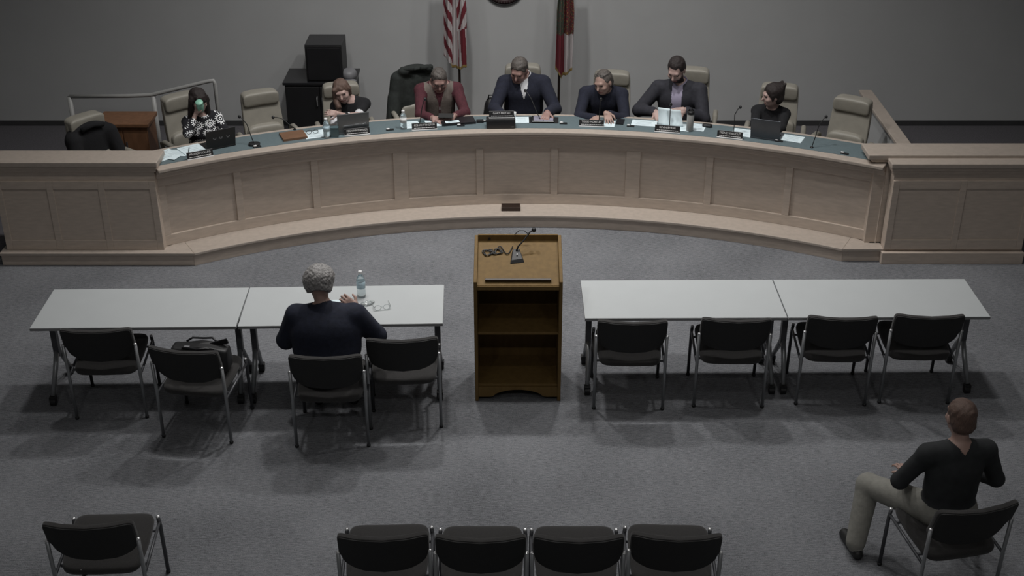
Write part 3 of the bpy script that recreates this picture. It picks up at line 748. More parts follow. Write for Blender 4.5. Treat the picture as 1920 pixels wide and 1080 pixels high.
def person(label, root, floor, face, lean=12, twist=0, head_px=None, head_y=None, yaw=0, pitch=15, roll=0, sc=1.0, fem=False,
           right=None, left=None, mats=None, hair=None, seat=.50, h=.0065, legs=True, knees=None, feet=None, paint=None, extra=None, top='top', side_lean=0, sleeve=.045, cuffs=False, upper_l=.285, fore_l=.25, name='person', hair_mat='hair_dk', stripes=False, headsc=1.0, neck_r=.052, bulk=1.06, toes=None, lr=1.0, hicollar=False, wide=0.0, jacket=False, stripe_at=(.62, .80, .96)):
    """face: angle of facing direction (0 = towards -Y). right / left = (wrist, finger dir, back-of-hand normal, curl, elbow hint)"""
    A = rotz(face); ro = Vector((root[0], root[1], floor))
    def w(v): return ro + A @ Vector(v)
    pel = w((0, .02, seat + .085)); ln = math.radians(lean)
    T = A @ Matrix.Rotation(ln, 3, 'X') @ Matrix.Rotation(math.radians(side_lean), 3, 'Y')
    Tt = T @ rotz(math.radians(twist))
    def t(v): return pel + (Tt if v[2] > .25 else T) @ (Vector(v) * sc)
    P = []
    sw = (.165 if fem else .185) + wide
    P.append(ell(t((0, 0, .0)), (.170 * sc, .125 * sc, .115 * sc), 'leg', .05, T))
    P.append(ell(t((0, -.01, .15)), ((.135 if fem else .158) * sc * bulk, (.105 if fem else .125) * sc * bulk, .17 * sc), top, .06, T))
    P.append(ell(t((0, 0, .31)), ((.145 if fem else .168) * sc * bulk, (.105 if fem else .118) * sc * bulk, .17 * sc), top, .06, Tt))
    if fem:
        for s_ in (-1, 1): P.append(ell(t((s_ * .06, -.085, .29)), (.06, .05, .06), top, .05, Tt))
    sh = {}
    for s_ in (-1, 1):
        S = t((s_ * sw, .0, .42)); sh[s_] = S
        P.append(cap(t((s_ * .05, .015, .43)), S, .066 * sc, (.052 if fem else .060) * sc, top, .05))
        P.append(cap(t((s_ * .02, .02, .46)), t((s_ * .13, .01, .435)), .052 * sc, .045 * sc, top, .05))
    if jacket:
        P.append(ell(t((0, .0, .20)), (.235 * sc, .135 * sc, .20 * sc), top, .08, T)); P.append(ell(t((0, .01, .33)), (.225 * sc, .125 * sc, .15 * sc), top, .08, T)); P.append(ell(t((0, .0, .02)), (.22 * sc, .15 * sc, .16 * sc), top, .06, T))
    if hicollar:
        P.append(cap(t((0, .035, .43)), t((0, .03, .478)), .080 * sc, .066 * sc, top, .02))
    nb = t((0, .02, .475))
    hc_n = t((0, -.035, .645))
    if head_px is not None:
        Yh = hc_n.y if head_y is None else head_y
        hc = ay(head_px[0], head_px[1], Yh)
    else: hc = hc_n
    H = A @ rotz(math.radians(yaw)) @ Matrix.Rotation(math.radians(pitch), 3, 'X') @ Matrix.Rotation(math.radians(roll), 3, 'Y')
    hs = sc * headsc
    def hd(v): return hc + H @ (Vector(v) * hs)
    P.append(cap(nb, hd((0, .02, -.06)), neck_r * sc, neck_r * .95 * sc, 'skin', .02))
    P.append(ell(hd((0, .014, .028)), (.074 * hs, .092 * hs, .088 * hs), 'skin', .03, H))
    P.append(ell(hd((0, -.022, -.022)), (.061 * hs, .068 * hs, .083 * hs), 'skin', .03, H))
    P.append(ell(hd((0, -.040, -.075)), (.042 * hs, .044 * hs, .036 * hs), 'skin', .03, H))
    P.append(cap(hd((-.034, -.078, .026)), hd((.034, -.078, .026)), .013 * hs, .013 * hs, 'skin', .02))
    for s_ in (-1, 1):
        P.append(ell(hd((s_ * .031, -.086, .008)), (.016 * hs, .012 * hs, .010 * hs), 'skin', .012, H, True))
        P.append(ell(hd((s_ * .031, -.074, .008)), (.0135 * hs, .012 * hs, .008 * hs), 'eye', .003, H))
        P.append(ell(hd((s_ * .040, -.058, -.028)), (.024 * hs, .024 * hs, .022 * hs), 'skin', .02, H))
        P.append(ell(hd((s_ * .076, .012, -.006)), (.010 * hs, .021 * hs, .033 * hs), 'skin', .008, H))
    P.append(cap(hd((0, -.084, .014)), hd((0, -.108, -.026)), .008 * hs, .0125 * hs, 'skin', .012))
    P.append(cap(hd((-.018, -.080, -.060)), hd((.018, -.080, -.060)), .0075 * hs, .0075 * hs, 'lip', .006))
    # arms
    for s_, spec in ((-1, right), (1, left)):
        S = sh[s_]
        if spec is None:
            spec = (t((s_ * .22, -.22, .02)), T @ Vector((0, -1, -.3)), Vector((0, 0, 1)), .4, T @ Vector((s_ * .6, .6, -.5)))
        Wt, fd_, nn, curl, hint = spec
        E_, Wr = ik(S, Vector(Wt), upper_l * sc, fore_l * sc, Vector(hint))
        P.append(cap(S, E_, (.058 if not fem else .050) * sc * bulk, (.049 if not fem else .042) * sc * bulk, 'sleeve', .03))
        fdv = (Wr - E_).normalized(); Ws = Wr - fdv * sleeve
        P.append(cap(E_, Ws, (.049 if not fem else .042) * sc * bulk, (.038 if not fem else .034) * sc * bulk, 'sleeve', .02))
        if stripes:
            for q in (.72, .90): P.append(cap(S.lerp(E_, q - .025), S.lerp(E_, q + .025), .0455 * sc * bulk + .003, .0445 * sc * bulk + .003, 'stripe', .003))
            for q in stripe_at: P.append(cap(E_.lerp(Ws, q - .03), E_.lerp(Ws, q + .03), (.049 if not fem else .0425) * sc * bulk + .002 - .008 * q * sc, (.049 if not fem else .0425) * sc * bulk + .002 - .008 * q * sc, 'stripe', .003))
        if cuffs: P.append(cap(Ws, Ws + fdv * .022, .031 * sc, .030 * sc, 'cuff', .002))
        P.append(cap(Ws, Wr + fdv * .01, .026 * sc, .022 * sc, 'skin', .008))
        hand(Wr, fd_, nn, s_ * -1, curl, P, sc * (.92 if fem else 1.0))
    # legs
    for i, s_ in enumerate((-1, 1)):
        hipj = w((s_ * .09, .0, seat + .075))
        K = Vector(knees[i]) if knees else w((s_ * .13, -.43 * sc, seat + .045))
        Fp = Vector(feet[i]) if feet else w((s_ * .14, -.36 * sc, .085))
        P.append(cap(hipj, K, .085 * sc * lr, .062 * sc * lr, 'leg', .04)); P.append(cap(K, Fp, .064 * sc * lr, .052 * sc * lr, 'leg', .02))
        fd2 = Vector(toes[i]).normalized() if toes else Vector((K.x - hipj.x, K.y - hipj.y, 0)).normalized()
        P.append(ell(Fp + Vector((0, 0, .005)), (.04, .045, .05), 'shoe', .01)); z0 = floor + .036
        heel = Vector((Fp.x, Fp.y, z0)) - fd2 * .05; toe = Vector((Fp.x, Fp.y, z0 - .004)) + fd2 * .17
        P.append(cap(heel, toe, .036, .030, 'shoe', .02)); P.append(cap(Vector((Fp.x, Fp.y, floor + .07)), toe, .04, .026, 'shoe', .03))
    pl = []
    if paint:
        inv = np.array(T.transposed()); pp = np.array(pel)
        for (lb, only, fn) in paint:
            pl.append((lb, only, lambda Q, fn=fn: fn((Q - pp) @ inv.T / sc)))
    # feature paint on the head
    Hi = np.array(H.transposed()); hp = np.array(hc)
    def loc_head(Q): return (Q - hp) @ Hi.T / hs
    if extra and 'head_paint' in extra:
        for (lb, only, fn) in extra['head_paint']: pl.append((lb, only, lambda Q, fn=fn: fn(loc_head(Q))))
    m = dict(skin='skin', eye='eye', lip='lip', top='black_knit', sleeve='black_knit', leg='dk_cloth', shoe='shoe'); m.update(mats or {})
    if m.get('sleeve_same', True) is True: m.pop('sleeve_same', None)
    e = empty(name, ro, 0, label, 'person')
    body_object('body', P, h, m, e, ro, pl)
    # hair as its own surface
    if hair:
        HP = []
        for it in hair:
            kind = it[0]
            if kind == 'e': HP.append(ell(hd(it[1]), Vector(it[2]) * hs, 'hair', it[3] if len(it) > 3 else .02, H))
            elif kind == 'c': HP.append(cap(hd(it[1]), hd(it[2]), it[3] * hs, it[4] * hs, 'hair', .02))
            elif kind == 'w': HP.append(cap(hd(it[1]), hc + A @ Vector(it[2]), it[3], it[4], 'hair', .02))
            elif kind == 's': HP.append(ell(hd(it[1]), Vector(it[2]) * hs, 'hair', .015, H, True))
        body_object('hair', HP, .005, {'hair': hair_mat}, e, ro, (), .0026, 100.0 if hair_mat != 'hair_gr' else 170.0)
    e_info = dict(e=e, hd=hd, H=H, t=t, Tt=Tt, hc=hc, ro=ro, w=w, A=A, sh=sh)
    return e_info
SHORT = [('e', (0, .022, .040), (.082, .098, .090)), ('e', (0, .05, -.015), (.078, .066, .075)), ('s', (0, -.108, -.03), (.10, .090, .112)), ('s', (0, .03, -.125), (.12, .12, .065))]
RECEDE = [('e', (0, .026, .038), (.083, .096, .088)), ('e', (0, .05, -.015), (.079, .066, .072)), ('s', (0, -.118, -.012), (.12, .098, .126)), ('s', (0, .03, -.125), (.12, .12, .065))]
def glasses(pi, raised=False):
    e = pi['e']; hd = pi['hd']; dz = .085 if raised else 0; dy = .055 if raised else 0
    mb = MB()
    for s_ in (-1, 1):
        ring = [w2l(hd((s_ * .033 + .023 * math.cos(a), -.098 + dy + .01 * abs(math.cos(a)), .006 + dz + .018 * math.sin(a))), e) for a in [2 * PI * k / 14 for k in range(15)]]
        mb.tube(ring, .0022, 6, False)
        mb.tube([w2l(hd((s_ * .056, -.09 + dy, .010 + dz)), e), w2l(hd((s_ * .08, -.02 + dy, .010 + dz)), e), w2l(hd((s_ * .082, .02 + dy * .6, .006 + dz)), e)], .002, 6)
    mb.tube([w2l(hd((-.010, -.10 + dy, .010 + dz)), e), w2l(hd((.010, -.10 + dy, .010 + dz)), e)], .002, 6)
    return mb.build('glasses', 'black_pl', e, True)
def collar(pi, m, r=.062, hgt=.035, open_=.55, fwd=.0):
    """shirt collar: an open band around the neck"""
    t = pi['t']; e = pi['e']; n = 22; vs = []; fs = []
    for k in range(n + 1):
        a = -PI / 2 + open_ / 2 + (2 * PI - open_) * k / n
        for (rr, zz) in ((r * 1.10, -.012), (r * 1.0, hgt), (r * 1.08, hgt), (r * 1.28, -.016)):
            fr = max(0, -math.sin(a))
            vs.append(w2l(t((rr * math.cos(a), .018 + fwd + rr * math.sin(a), .492 + zz - .035 * fr ** 3)), e))
    for k in range(n):
        for j in range(4): fs.append((4 * k + j, 4 * k + 4 + j, 4 * k + 4 + (j + 1) % 4, 4 * k + (j + 1) % 4))
    fs += [(0, 1, 2, 3), (4 * n + 3, 4 * n + 2, 4 * n + 1, 4 * n)]
    return MB().add(vs, fs).build('collar', m, e, True)
def seat_root(px, py, R=7.28):
    p = on_r(px, py, R); a = phi(p); q = polar(R, math.degrees(a)); return q, -a
UP = Vector((0, 0, 1))
def on_desk(px, py, dz=.03): return az(px, py, TOP + dz)

# ---- woman drinking, patterned sweater
r, a = seat_root(376, 215, 7.24)
hp = ay(372, 190, r.y - .08)
cup_c = ay(375, 199, hp.y - .150)
p1 = person('dark-haired woman in a black sweater with white eye pattern, drinking from a cup', r, DZ, a + .05, 8, 0, (372, 188), r.y - .09, 4, 10, 0, .89, True,
    right=(cup_c + Vector((-.050, .03, -.075)), (.25, -.25, 1), (-.8, -.6, .1), .55, Vector((-.6, -.15, -.9))),
    left=(on_desk(412, 258, .03), (-.5, -.5, -.1), UP, .35, Vector((.6, .3, -.7))),
    mats=dict(skin='skin3', top='eye_knit', sleeve='eye_knit'), sleeve=.10, seat=.45, bulk=1.2, headsc=1.08, name='person', hair_mat='hair_dk',
    hair=[('e', (0, .02, .040), (.086, .098, .088)), ('e', (0, .05, -.05), (.088, .06, .12)), ('c', (-.073, -.01, .02), (-.092, .0, -.17), .034, .030), ('c', (.073, -.01, .02), (.092, .0, -.17), .034, .030), ('c', (0, .06, 0), (0, .07, -.17), .06, .05), ('c', (-.03, -.07, .062), (-.035, -.092, .03), .022, .014), ('c', (.0, -.075, .065), (.0, -.096, .03), .022, .014), ('c', (.03, -.07, .062), (.035, -.092, .03), .022, .014)])
glasses(p1)
cup = empty('travel_cup', cup_c, 0, 'mint green cup held to the mouth by the woman in the patterned sweater', 'cup')
cup.rotation_euler = (.5, .05, 0)
MB().lathe([(.028, -.055), (.033, -.05), (.036, .035), (.034, .05)], n=20).build('body', 'mint', cup, True)
MB().lathe([(.037, .04), (.037, .055), (.033, .062)], n=20).build('lid', 'mint', cup, True)

# ---- woman with brown hair, arms crossed
r, a = seat_root(655, 200, 7.22)
p2 = person('brown-haired woman in a black top with white cuff stripes resting crossed arms on the desk', r, DZ, a, 20, 0, (641, 171), r.y - .18, -14, 16, -14, .91, True,
    right=(on_desk(657, 216, .10), (.9, -.15, .05), (0, -.7, .7), .35, Vector((-.7, .2, -.6))),
    left=(on_desk(634, 213, .125), (-.95, .0, .10), (0, -.7, .7), .35, Vector((.7, .2, -.6))),
    mats=dict(skin='skin3', stripe='white_cloth'), stripes=True, seat=.46, bulk=1.12, headsc=1.06, stripe_at=(.15, .45, .8), sleeve=.10, hair_mat='hair_br',
    hair=[('e', (0, .02, .040), (.084, .098, .088)), ('e', (0, .055, -.02), (.085, .06, .09)), ('c', (-.070, -.02, .02), (-.085, -.035, -.10), .030, .032), ('w', (-.08, -.03, -.09), (-.055, -.13, -.19), .036, .022), ('w', (-.075, -.05, -.05), (-.05, -.10, -.12), .034, .03), ('c', (.072, .0, .02), (.07, .02, -.06), .026, .018), ('c', (-.05, -.06, .065), (-.075, -.06, .0), .026, .02), ('s', (.02, -.12, -.03), (.064, .07, .085))])

# ---- man in maroon shirt and vest
r, a = seat_root(822, 195, 7.27)
def vest_p(q): return (np.abs(q[:, 0]) < .150) & (q[:, 2] > -.1) & (q[:, 2] < .50)
def placket(q): return (np.abs(q[:, 0]) < .012 + .05 * np.clip((q[:, 2] - .33) / .15, 0, 1)) & (q[:, 1] < -.02)
p3 = person('grey-brown haired man in a taupe vest over a maroon shirt looking down at a phone', r, DZ, a, 16, 0, (823, 151), r.y - .14, 0, 24, 0, 1.0, False,
    right=(on_desk(812, 221, .035), (.75, -.5, -.1), (0, -.3, 1), .55, Vector((-.6, .3, -.7))),
    left=(on_desk(852, 217, .04), (-.75, -.5, .0), (.2, -.4, .9), .65, Vector((.6, .3, -.7))),
    mats=dict(skin='skin2', top='maroon_knit', sleeve='maroon_knit', vest='vest', dark='maroon_knit'), hair=SHORT, hair_mat='hair_gb',
    paint=[('vest', ['top', 'leg'], vest_p), ('dark', ['vest'], placket)])
collar(p3, 'vest', .068, .025, .9)
glasses(p3)
vz = p3['t']((0.0, -.128, .27)); MB().tube([w2l(p3['t']((0, -.135, y_)), p3['e']) for y_ in (.12, .2, .3)], .003, 6).build('zip', 'steel', p3['e'], True)
MB().box(w2l(p3['t']((.0, -.142, .28)), p3['e']), (.012, .006, .02)).build('zip_pull', 'chrome', p3['e'])

# ---- man in navy quarter-zip at the centre
r, a = seat_root(982, 180, 7.30)
def vneck(q): return (np.abs(q[:, 0]) < .040 * np.clip((q[:, 2] - .31) / .14, 0, 1)) & (q[:, 1] < .0)
p4 = person('man in a navy quarter-zip sweater over a white shirt at the centre of the desk', r, DZ, a, 13, 0, (973, 132), r.y - .15, -20, 28, 6, 1.08, False,
    right=(on_desk(941, 214, .04), (.15, -1, -.1), UP, .5, Vector((-.55, .4, -.7))),
    left=(on_desk(1026, 211, .045), (-.25, -1, -.25), UP, .35, Vector((.55, .4, -.7))),
    mats=dict(skin='skin2', top='navy_knit', sleeve='navy_knit', shirt='white_cloth'), hair=SHORT, hair_mat='hair_gb', paint=[('shirt', ['top'], vneck)], bulk=1.2, headsc=.97)
collar(p4, 'white_cloth', .060, .026, .75)
MB().tube([w2l(p4['t']((0, -.118, z_)), p4['e']) for z_ in (.20, .29)], .003, 6).build('zip', 'steel', p4['e'], True)

# ---- man with glasses pushed up on his head
r, a = seat_root(1132, 195, 7.24)
p5 = person('balding man in a navy pullover with glasses pushed up on his head, hands crossed', r, DZ, a, 24, 0, (1131, 155), r.y - .24, -32, 16, -8, 1.0, False,
    right=(on_desk(1120, 221, .03), (-.35, -.9, -.1), UP, .25, Vector((-.75, .3, -.5))),
    left=(on_desk(1137, 212, .065), (.15, -.9, -.25), (-.1, -.2, 1), .3, Vector((.75, .3, -.5))),
    mats=dict(skin='skin', top='navy_knit', sleeve='navy_knit'), bulk=1.1, hair=RECEDE, hair_mat='hair_gb')
glasses(p5, True)
# correct: left forearm lies in front, hand coming from his left side

# ---- bearded man in suit jacket
r, a = seat_root(1273, 185, 7.28)
def shirt6(q): return (np.abs(q[:, 0] + .008) < .052) & (q[:, 1] < -.02) & (q[:, 2] > -.05)
def beard(q): return (q[:, 2] < -.045) & (q[:, 1] < .01) & (q[:, 2] > -.13) & ~((np.abs(q[:, 0]) < .02) & (q[:, 2] > -.066) & (q[:, 1] < -.07))
p6 = person('dark-haired bearded man in a charcoal suit jacket over a lavender shirt sorting papers', r, DZ, a, 12, 0, (1268, 131), r.y - .14, -14, 30, 3, 1.06, False,
    right=(on_desk(1230, 210, .05), (.25, -.8, -.3), (-.3, -.3, .8), .4, Vector((-.7, .4, -.5))),
    left=(on_desk(1283, 206, .10), (-.9, -.35, -.1), (.0, -.75, .6), .45, Vector((.75, .2, -.6))),
    mats=dict(skin='skin3', top='char_suit', sleeve='char_suit', shirt='lavender', cuff='white_cloth', beard='hair_dk'), hair=SHORT + [('s', (-.055, -.085, .075), (.03, .04, .035)), ('s', (.055, -.085, .075), (.03, .04, .035))], hair_mat='hair_dk', cuffs=True, bulk=1.24, wide=.012,
    paint=[('shirt', ['top', 'leg'], shirt6)], extra=dict(head_paint=[('beard', ['skin'], beard)]))
collar(p6, 'lavender', .066, .030, .5)
for s_ in (-1, 1):
    pts_ = [p6['t']((s_ * .062 - .008, -.062, .455)), p6['t']((s_ * .085 - .008, -.105, .36)), p6['t']((s_ * .050 - .008, -.132, .20)), p6['t']((s_ * .046 - .008, -.128, .24)), p6['t']((s_ * .050 - .008, -.11, .38))]
    b2 = [p + Vector((0, -.014, .003)) for p in pts_]
    n_ = 5
    MB().add([w2l(p, p6['e']) for p in pts_ + b2], [tuple(range(n_))[::-1], tuple(range(n_, 2 * n_))] + [(i, (i + 1) % n_, n_ + (i + 1) % n_, n_ + i) for i in range(n_)]).build('lapel', 'char_suit', p6['e'])

# ---- woman with short dark hair
r, a = seat_root(1446, 215, 7.22)
p7 = person('woman with short dark hair in a black sweater turning her head to the left', r, DZ, a, 10, 0, (1448, 179), r.y - .10, -62, 8, 0, .87, True,
    right=(on_desk(1424, 246, .03), (.2, -.9, -.1), UP, .35, Vector((-.6, .4, -.7))),
    left=(on_desk(1450, 248, .03), (-.3, -.9, -.1), UP, .35, Vector((.6, .4, -.7))),
    mats=dict(skin='skin3'), hair_mat='hair_dk', seat=.43, bulk=1.18, headsc=1.08,
    hair=[('e', (0, .025, .045), (.097, .108, .096)), ('e', (0, .06, -.02), (.086, .066, .085)), ('e', (0, .09, .07), (.06, .045, .04)), ('c', (.01, .09, .085), (.02, .135, .105), .035, .018), ('c', (-.01, .08, .09), (-.02, .12, .12), .032, .016), ('s', (0, -.125, -.035), (.095, .095, .118)), ('c', (-.075, -.02, .02), (-.07, -.02, -.04), .018, .008), ('c', (.075, -.02, .02), (.07, -.02, -.04), .018, .008)])

# ---- grey-haired man at the front table, seen from behind
p8 = person('grey-haired man in a dark navy suit jacket sitting at the front table, back turned', (-1.355, 8.10), 0, PI + .03, 9, 0, (599, 531), 8.20, 0, 12, 0, 1.02, False,
    right=(ay(668, 578, 8.36), (-.75, .1, .55), (.35, -.85, .35), .9, Vector((.7, -.25, -.85))),
    left=(Vector((-1.50, 8.38, .80)), (.5, 1, 0), UP, .4, Vector((-.75, -.3, -.85))), seat=.442, bulk=1.42, wide=.018, headsc=1.12, hicollar=True,
    mats=dict(skin='skin', top='navy_suit', sleeve='navy_suit'), hair=[('e', (0, .022, .044), (.090, .104, .090)), ('e', (0, .050, -.005), (.088, .068, .075)), ('e', (-.05, .02, .05), (.05, .07, .06)), ('e', (.055, .03, .03), (.045, .07, .06)), ('s', (0, -.108, -.03), (.10, .090, .112)), ('s', (0, .03, -.125), (.12, .13, .082)), ('s', (0, .11, -.125), (.13, .10, .108))], hair_mat='hair_gr', sleeve=.03, jacket=True)
# ---- person in khaki trousers, right edge
kl = Vector((2.325, 6.80, .43)); fl_ = Vector((2.245, 6.63, .10))
p9 = person('person in khaki trousers and black shoes seated at the right edge near the front row', (2.70, 6.42), 0, PI + .12, 2, 0, None, None, 0, 5, 0, 1.0, False,
    right=(Vector((2.86, 6.68, .64)), (-.1, 1, -.1), UP, .3, Vector((.7, -.5, -.3))), left=(Vector((2.52, 6.66, .62)), (-.1, 1, -.1), UP, .3, Vector((-.7, -.5, -.3))),
    mats=dict(top='dk_cloth', sleeve='dk_cloth', leg='khaki'), hair=SHORT, hair_mat='hair_br', seat=.46, lr=1.22, toes=[(.1, 1, 0), (-.16, 1, 0)],
    knees=[Vector((2.93, 6.84, .45)), kl], feet=[Vector((3.0, 6.75, .10)), fl_])
# ================================================================== THINGS ON THE DESK
def desk_frame(px, py, z=TOP):
    p = az(px, py, z); return p, -phi(p)
def sheet(px, py, w_, d, deg, label, m='paper', t=.002, lines=True, z=TOP, name='paper_sheet', cat='paper', group='papers on the curved desk', stack=1):
    p, a = desk_frame(px, py, z)
    e = empty(name, p, a + math.radians(deg), label, cat, group)
    MB().box((0, 0, t / 2), (w_, d, t)).build('sheet', m, e)
    if lines:
        mb = MB()
        for k in range(5): mb.box((-.01 * (k % 2), d * (.32 - .15 * k), t + .0003), (w_ * (.75 - .1 * (k % 3)), .004, .0004))
        mb.build('print', 'ink', e)
    return e
def nameplate(px, py, name_, label, z=TOP, wd=.245, sub=True, deg=0):
    p, a = desk_frame(px, py, z)
    e = empty('nameplate', p, a + math.radians(deg), label, 'nameplate', 'black nameplates along the desk front')
    R_ = Euler((math.radians(-14), 0, 0))
    MB().box((0, 0, .003), (wd + .004, .034, .006)).build('base', 'white', e, bevel=.001)
    MB().box((0, .006, .036), (wd, .008, .058), R_).build('plate', 'black_pl', e, bevel=.001)
    mb = MB().box((0, .0135, .0655), (wd, .009, .002), R_)
    mb.build('edge_strip', 'chrome', e)
    tx = text('lettering', name_, .026, 'white', e, (0, .0035, .046), (PI / 2 - math.radians(14), 0, 0))
    s_ = min(1.0, wd * .82 / max(tx.dimensions.x, .01)) if tx.dimensions.x else 1
    tx.scale = (s_, 1.05, 1)
    mb = MB(); 
    rnd = random.Random(len(name_)); x = -wd * .42
    while x < wd * .42:
        l = rnd.uniform(.008, .022); mb.box((x + l / 2, -.0065, .0215), (l, .001, .006), R_); x += l + .004
    mb.build('small_print', 'white', e)
    return e
nameplate(376, 296, 'MADISON COLLINS', 'black nameplate in front of the woman in the patterned sweater')
nameplate(670, 253, 'MEGHANN EDWARDS', 'black nameplate in front of the grey laptop of the brown-haired woman')
nameplate(796, 243, 'BOB WHITTINGTON', 'black nameplate in front of the man in the vest')
nameplate(1109, 237, 'TODD MORTLEY', 'black nameplate in front of the man with raised glasses')
nameplate(1251, 248, 'KEVIN BYRNE', 'black nameplate in front of the bearded man')
nameplate(1368, 259, 'SYDNEY FALGOUT', 'black nameplate in front of the slate laptop of the woman in black')
# desk speaker with nameplate on top
p, a = desk_frame(939, 241)
sp_ = empty('desk_speaker', p + Vector((0, .045, 0)), a, 'low black box in the middle of the desk carrying a nameplate', 'speaker')
MB().box((0, 0, .047), (.285, .10, .094)).build('body', 'black_pl', sp_, bevel=.006)
MB().box((0, -.052, .045), (.265, .006, .075)).build('grille', 'black_gl', sp_, bevel=.002)
MB().box((.115, -.0555, .018), (.02, .002, .005)).build('badge', 'steel', sp_)
np_ = nameplate(941, 230, 'GARY PRETAU', 'black nameplate standing on the black box in the middle of the desk', TOP)
np_.location = (sp_.location.x + .008, sp_.location.y + .0, TOP + .0945)

def laptop(px, py, wd, dp, open_deg, deg, label, m, stickers=False, name='laptop'):
    """hinge side towards the room, lid back facing the room"""
    p, a = desk_frame(px, py)
    e = empty(name, p, a + math.radians(deg), label, 'laptop')
    MB().box((0, dp / 2, .009), (wd, dp, .014)).build('base', m, e, bevel=.003)
    kb = MB()
    for i in range(11):
        for j in range(4): kb.box((-wd * .42 + i * wd * .084, dp * .35 + j * .02, .0175), (wd * .07, .016, .003))
    kb.build('keyboard', 'black_pl', e)
    t = math.radians(open_deg); R_ = Euler((t, 0, 0)); L = dp * .98
    lid = MB().box((0, .004 - math.sin(t) * L / 2, .018 + math.cos(t) * L / 2), (wd, .007, L), R_).build('lid', m, e, bevel=.002)
    MB().box((0, .0085 - math.sin(t) * L / 2, .018 + math.cos(t) * L / 2), (wd * .94, .001, L * .9), R_).build('screen', 'black_gl', lid)
    if stickers:
        for k in range(3):
            mb = MB(); cx_ = (-.06, 0.0, .07)[k]; zz = L * .55
            q = Vector((cx_, .004 - math.sin(t) * zz - .0042, .018 + math.cos(t) * zz))
            for j in range(6):
                aa = j * PI / 3 + k; mb.box(q + Vector((.012 * math.cos(aa), 0, .012 * math.sin(aa))), (.010, .001, .010), R_)
            mb.build('sticker', 'grey_pl', lid)
    return e
laptop(415, 278, .29, .19, 12, 6, 'black laptop with grey stickers in front of the woman in the patterned sweater', 'black_pl', True)
laptop(663, 250, .31, .205, 10, 2, 'grey laptop in front of the brown-haired woman', 'gun')
laptop(1434, 262, .285, .21, 14, -2, 'slate grey laptop in front of the woman with short dark hair', 'slate')

def mic(bx, by, tx, ty, label, base=True, dy=.0, bend=.02):
    p, a = desk_frame(bx, by)
    e = empty('gooseneck_microphone', p, 0, label, 'microphone', 'gooseneck microphones on the desk')
    tip = ay(tx, ty, p.y + dy) - p
    if base:
        MB().sq((0, 0, .012), (.055, .045, .014), .5, .7, 20, 10).build('base', 'black_pl', e, True)
    else:
        MB().lathe([(.016, 0), (.016, .008), (.008, .014)], n=14).build('base', 'black_pl', e, True)
    sgn = 1 if tip.x > 0 else -1
    pts_ = [Vector((0, 0, .01)), tip * .3 + Vector((-sgn * bend * .4, 0, .015)), tip * .62 + Vector((-sgn * bend, 0, .03)), tip * .88 + Vector((-sgn * bend * .5, 0, .016)), tip]
    MB().tube(pts_, .0042, 8).build('gooseneck', 'black_pl', e, True)
    MB().sq(tip, (.015, .015, .017), 1, 1, 14, 8).build('windscreen', 'black_pl', e, True)
    return e
mic(477, 272, 449, 219, 'gooseneck microphone with dark base left of the empty chair', True, .03)
mic(553, 243, 512, 220, 'gooseneck microphone in front of the empty chair by the black cabinet', False, .03)
mic(786, 239, 797, 186, 'gooseneck microphone in front of the man in the vest', False, .04, .006)
mic(1013, 226, 985, 170, 'gooseneck microphone in front of the centre man in navy', False, .16, .004)
mic(1123, 231, 1127, 186, 'gooseneck microphone in front of the man with raised glasses', False, .03, .004)
mic(1255, 241, 1258, 196, 'gooseneck microphone in front of the bearded man', False, .03, .003)
mic(1375, 253, 1388, 201, 'gooseneck microphone left of the slate laptop', False, .04, .03)
mic(1522, 277, 1549, 219, 'gooseneck microphone in front of the empty chair at the right end', False, .05, .02)

for (px, py, who) in [(480, 276, 'beside the microphone by the empty chair'), (729, 244, 'left of the man in the vest'), (862, 236, 'below the black binder'), (909, 228, 'left of the black box'), (1054, 232, 'right of the tablet'), (1180, 237, 'left of the bearded man'), (1458, 265, 'beside the slate laptop'), (1581, 288, 'at the right end of the desk')]:
    p, a = desk_frame(px, py)
    e = empty('push_button', p, a, 'small white push button on a dark base %s' % who, 'button', 'small push buttons along the desk')
    MB().box((.012, 0, .005), (.075, .030, .010)).build('base', 'black_pl', e, bevel=.003)
    MB().sq((-.008, 0, .014), (.017, .010, .007), .7, .7, 14, 8).build('button', 'white', e, True)

# papers
sheet(306, 292, .28, .22, 18, 'loose white papers on the desk beside the left pedestal')
sheet(333, 287, .20, .16, -30, 'creased white paper lying over the loose papers at left', z=TOP + .003)
sheet(327, 295, .11, .07, 40, 'small crumpled white note on the left end of the desk', z=TOP + .006, lines=False)
pad = sheet(362, 283, .215, .25, 9, 'white notepad with a pen in front of the woman in the patterned sweater', t=.012, name='notepad', cat='notepad')
MB().tube([(-.07, -.06, .017), (-.01, .06, .017)], .004, 8).build('pen', 'black_pl', pad, True)
fo = sheet(550, 256, .235, .20, 2, 'brown leather folder lying on the desk', m='folder', t=.02, lines=False, name='leather_folder', cat='folder')
MB().box((0, -.096, .011), (.236, .006, .024)).build('spine', 'folder', fo, bevel=.002)
sh_ = sheet(590, 252, .215, .20, 4, 'white sheet with reading glasses lying on it beside the brown folder')
gl = empty('reading_glasses', az(586, 251, TOP + .004), .3, 'folded reading glasses on the white sheet beside the brown folder', 'glasses')
gm = MB()
for s_ in (-1, 1):
    gm.tube([(s_ * .033 + .024 * math.cos(q_), 0.006 + .004 * math.sin(q_), .02 + .018 * math.sin(q_)) for q_ in [2 * PI * k / 14 for k in range(15)]], .0022, 6, False)
    gm.tube([(s_ * .058, .006, .024), (s_ * .062, .06, .006), (s_ * -.01, .075 + .01 * s_, .004)], .002, 6)
gm.tube([(-.009, .006, .024), (.009, .006, .024)], .002, 6); gm.build('frame', 'black_pl', gl, True)
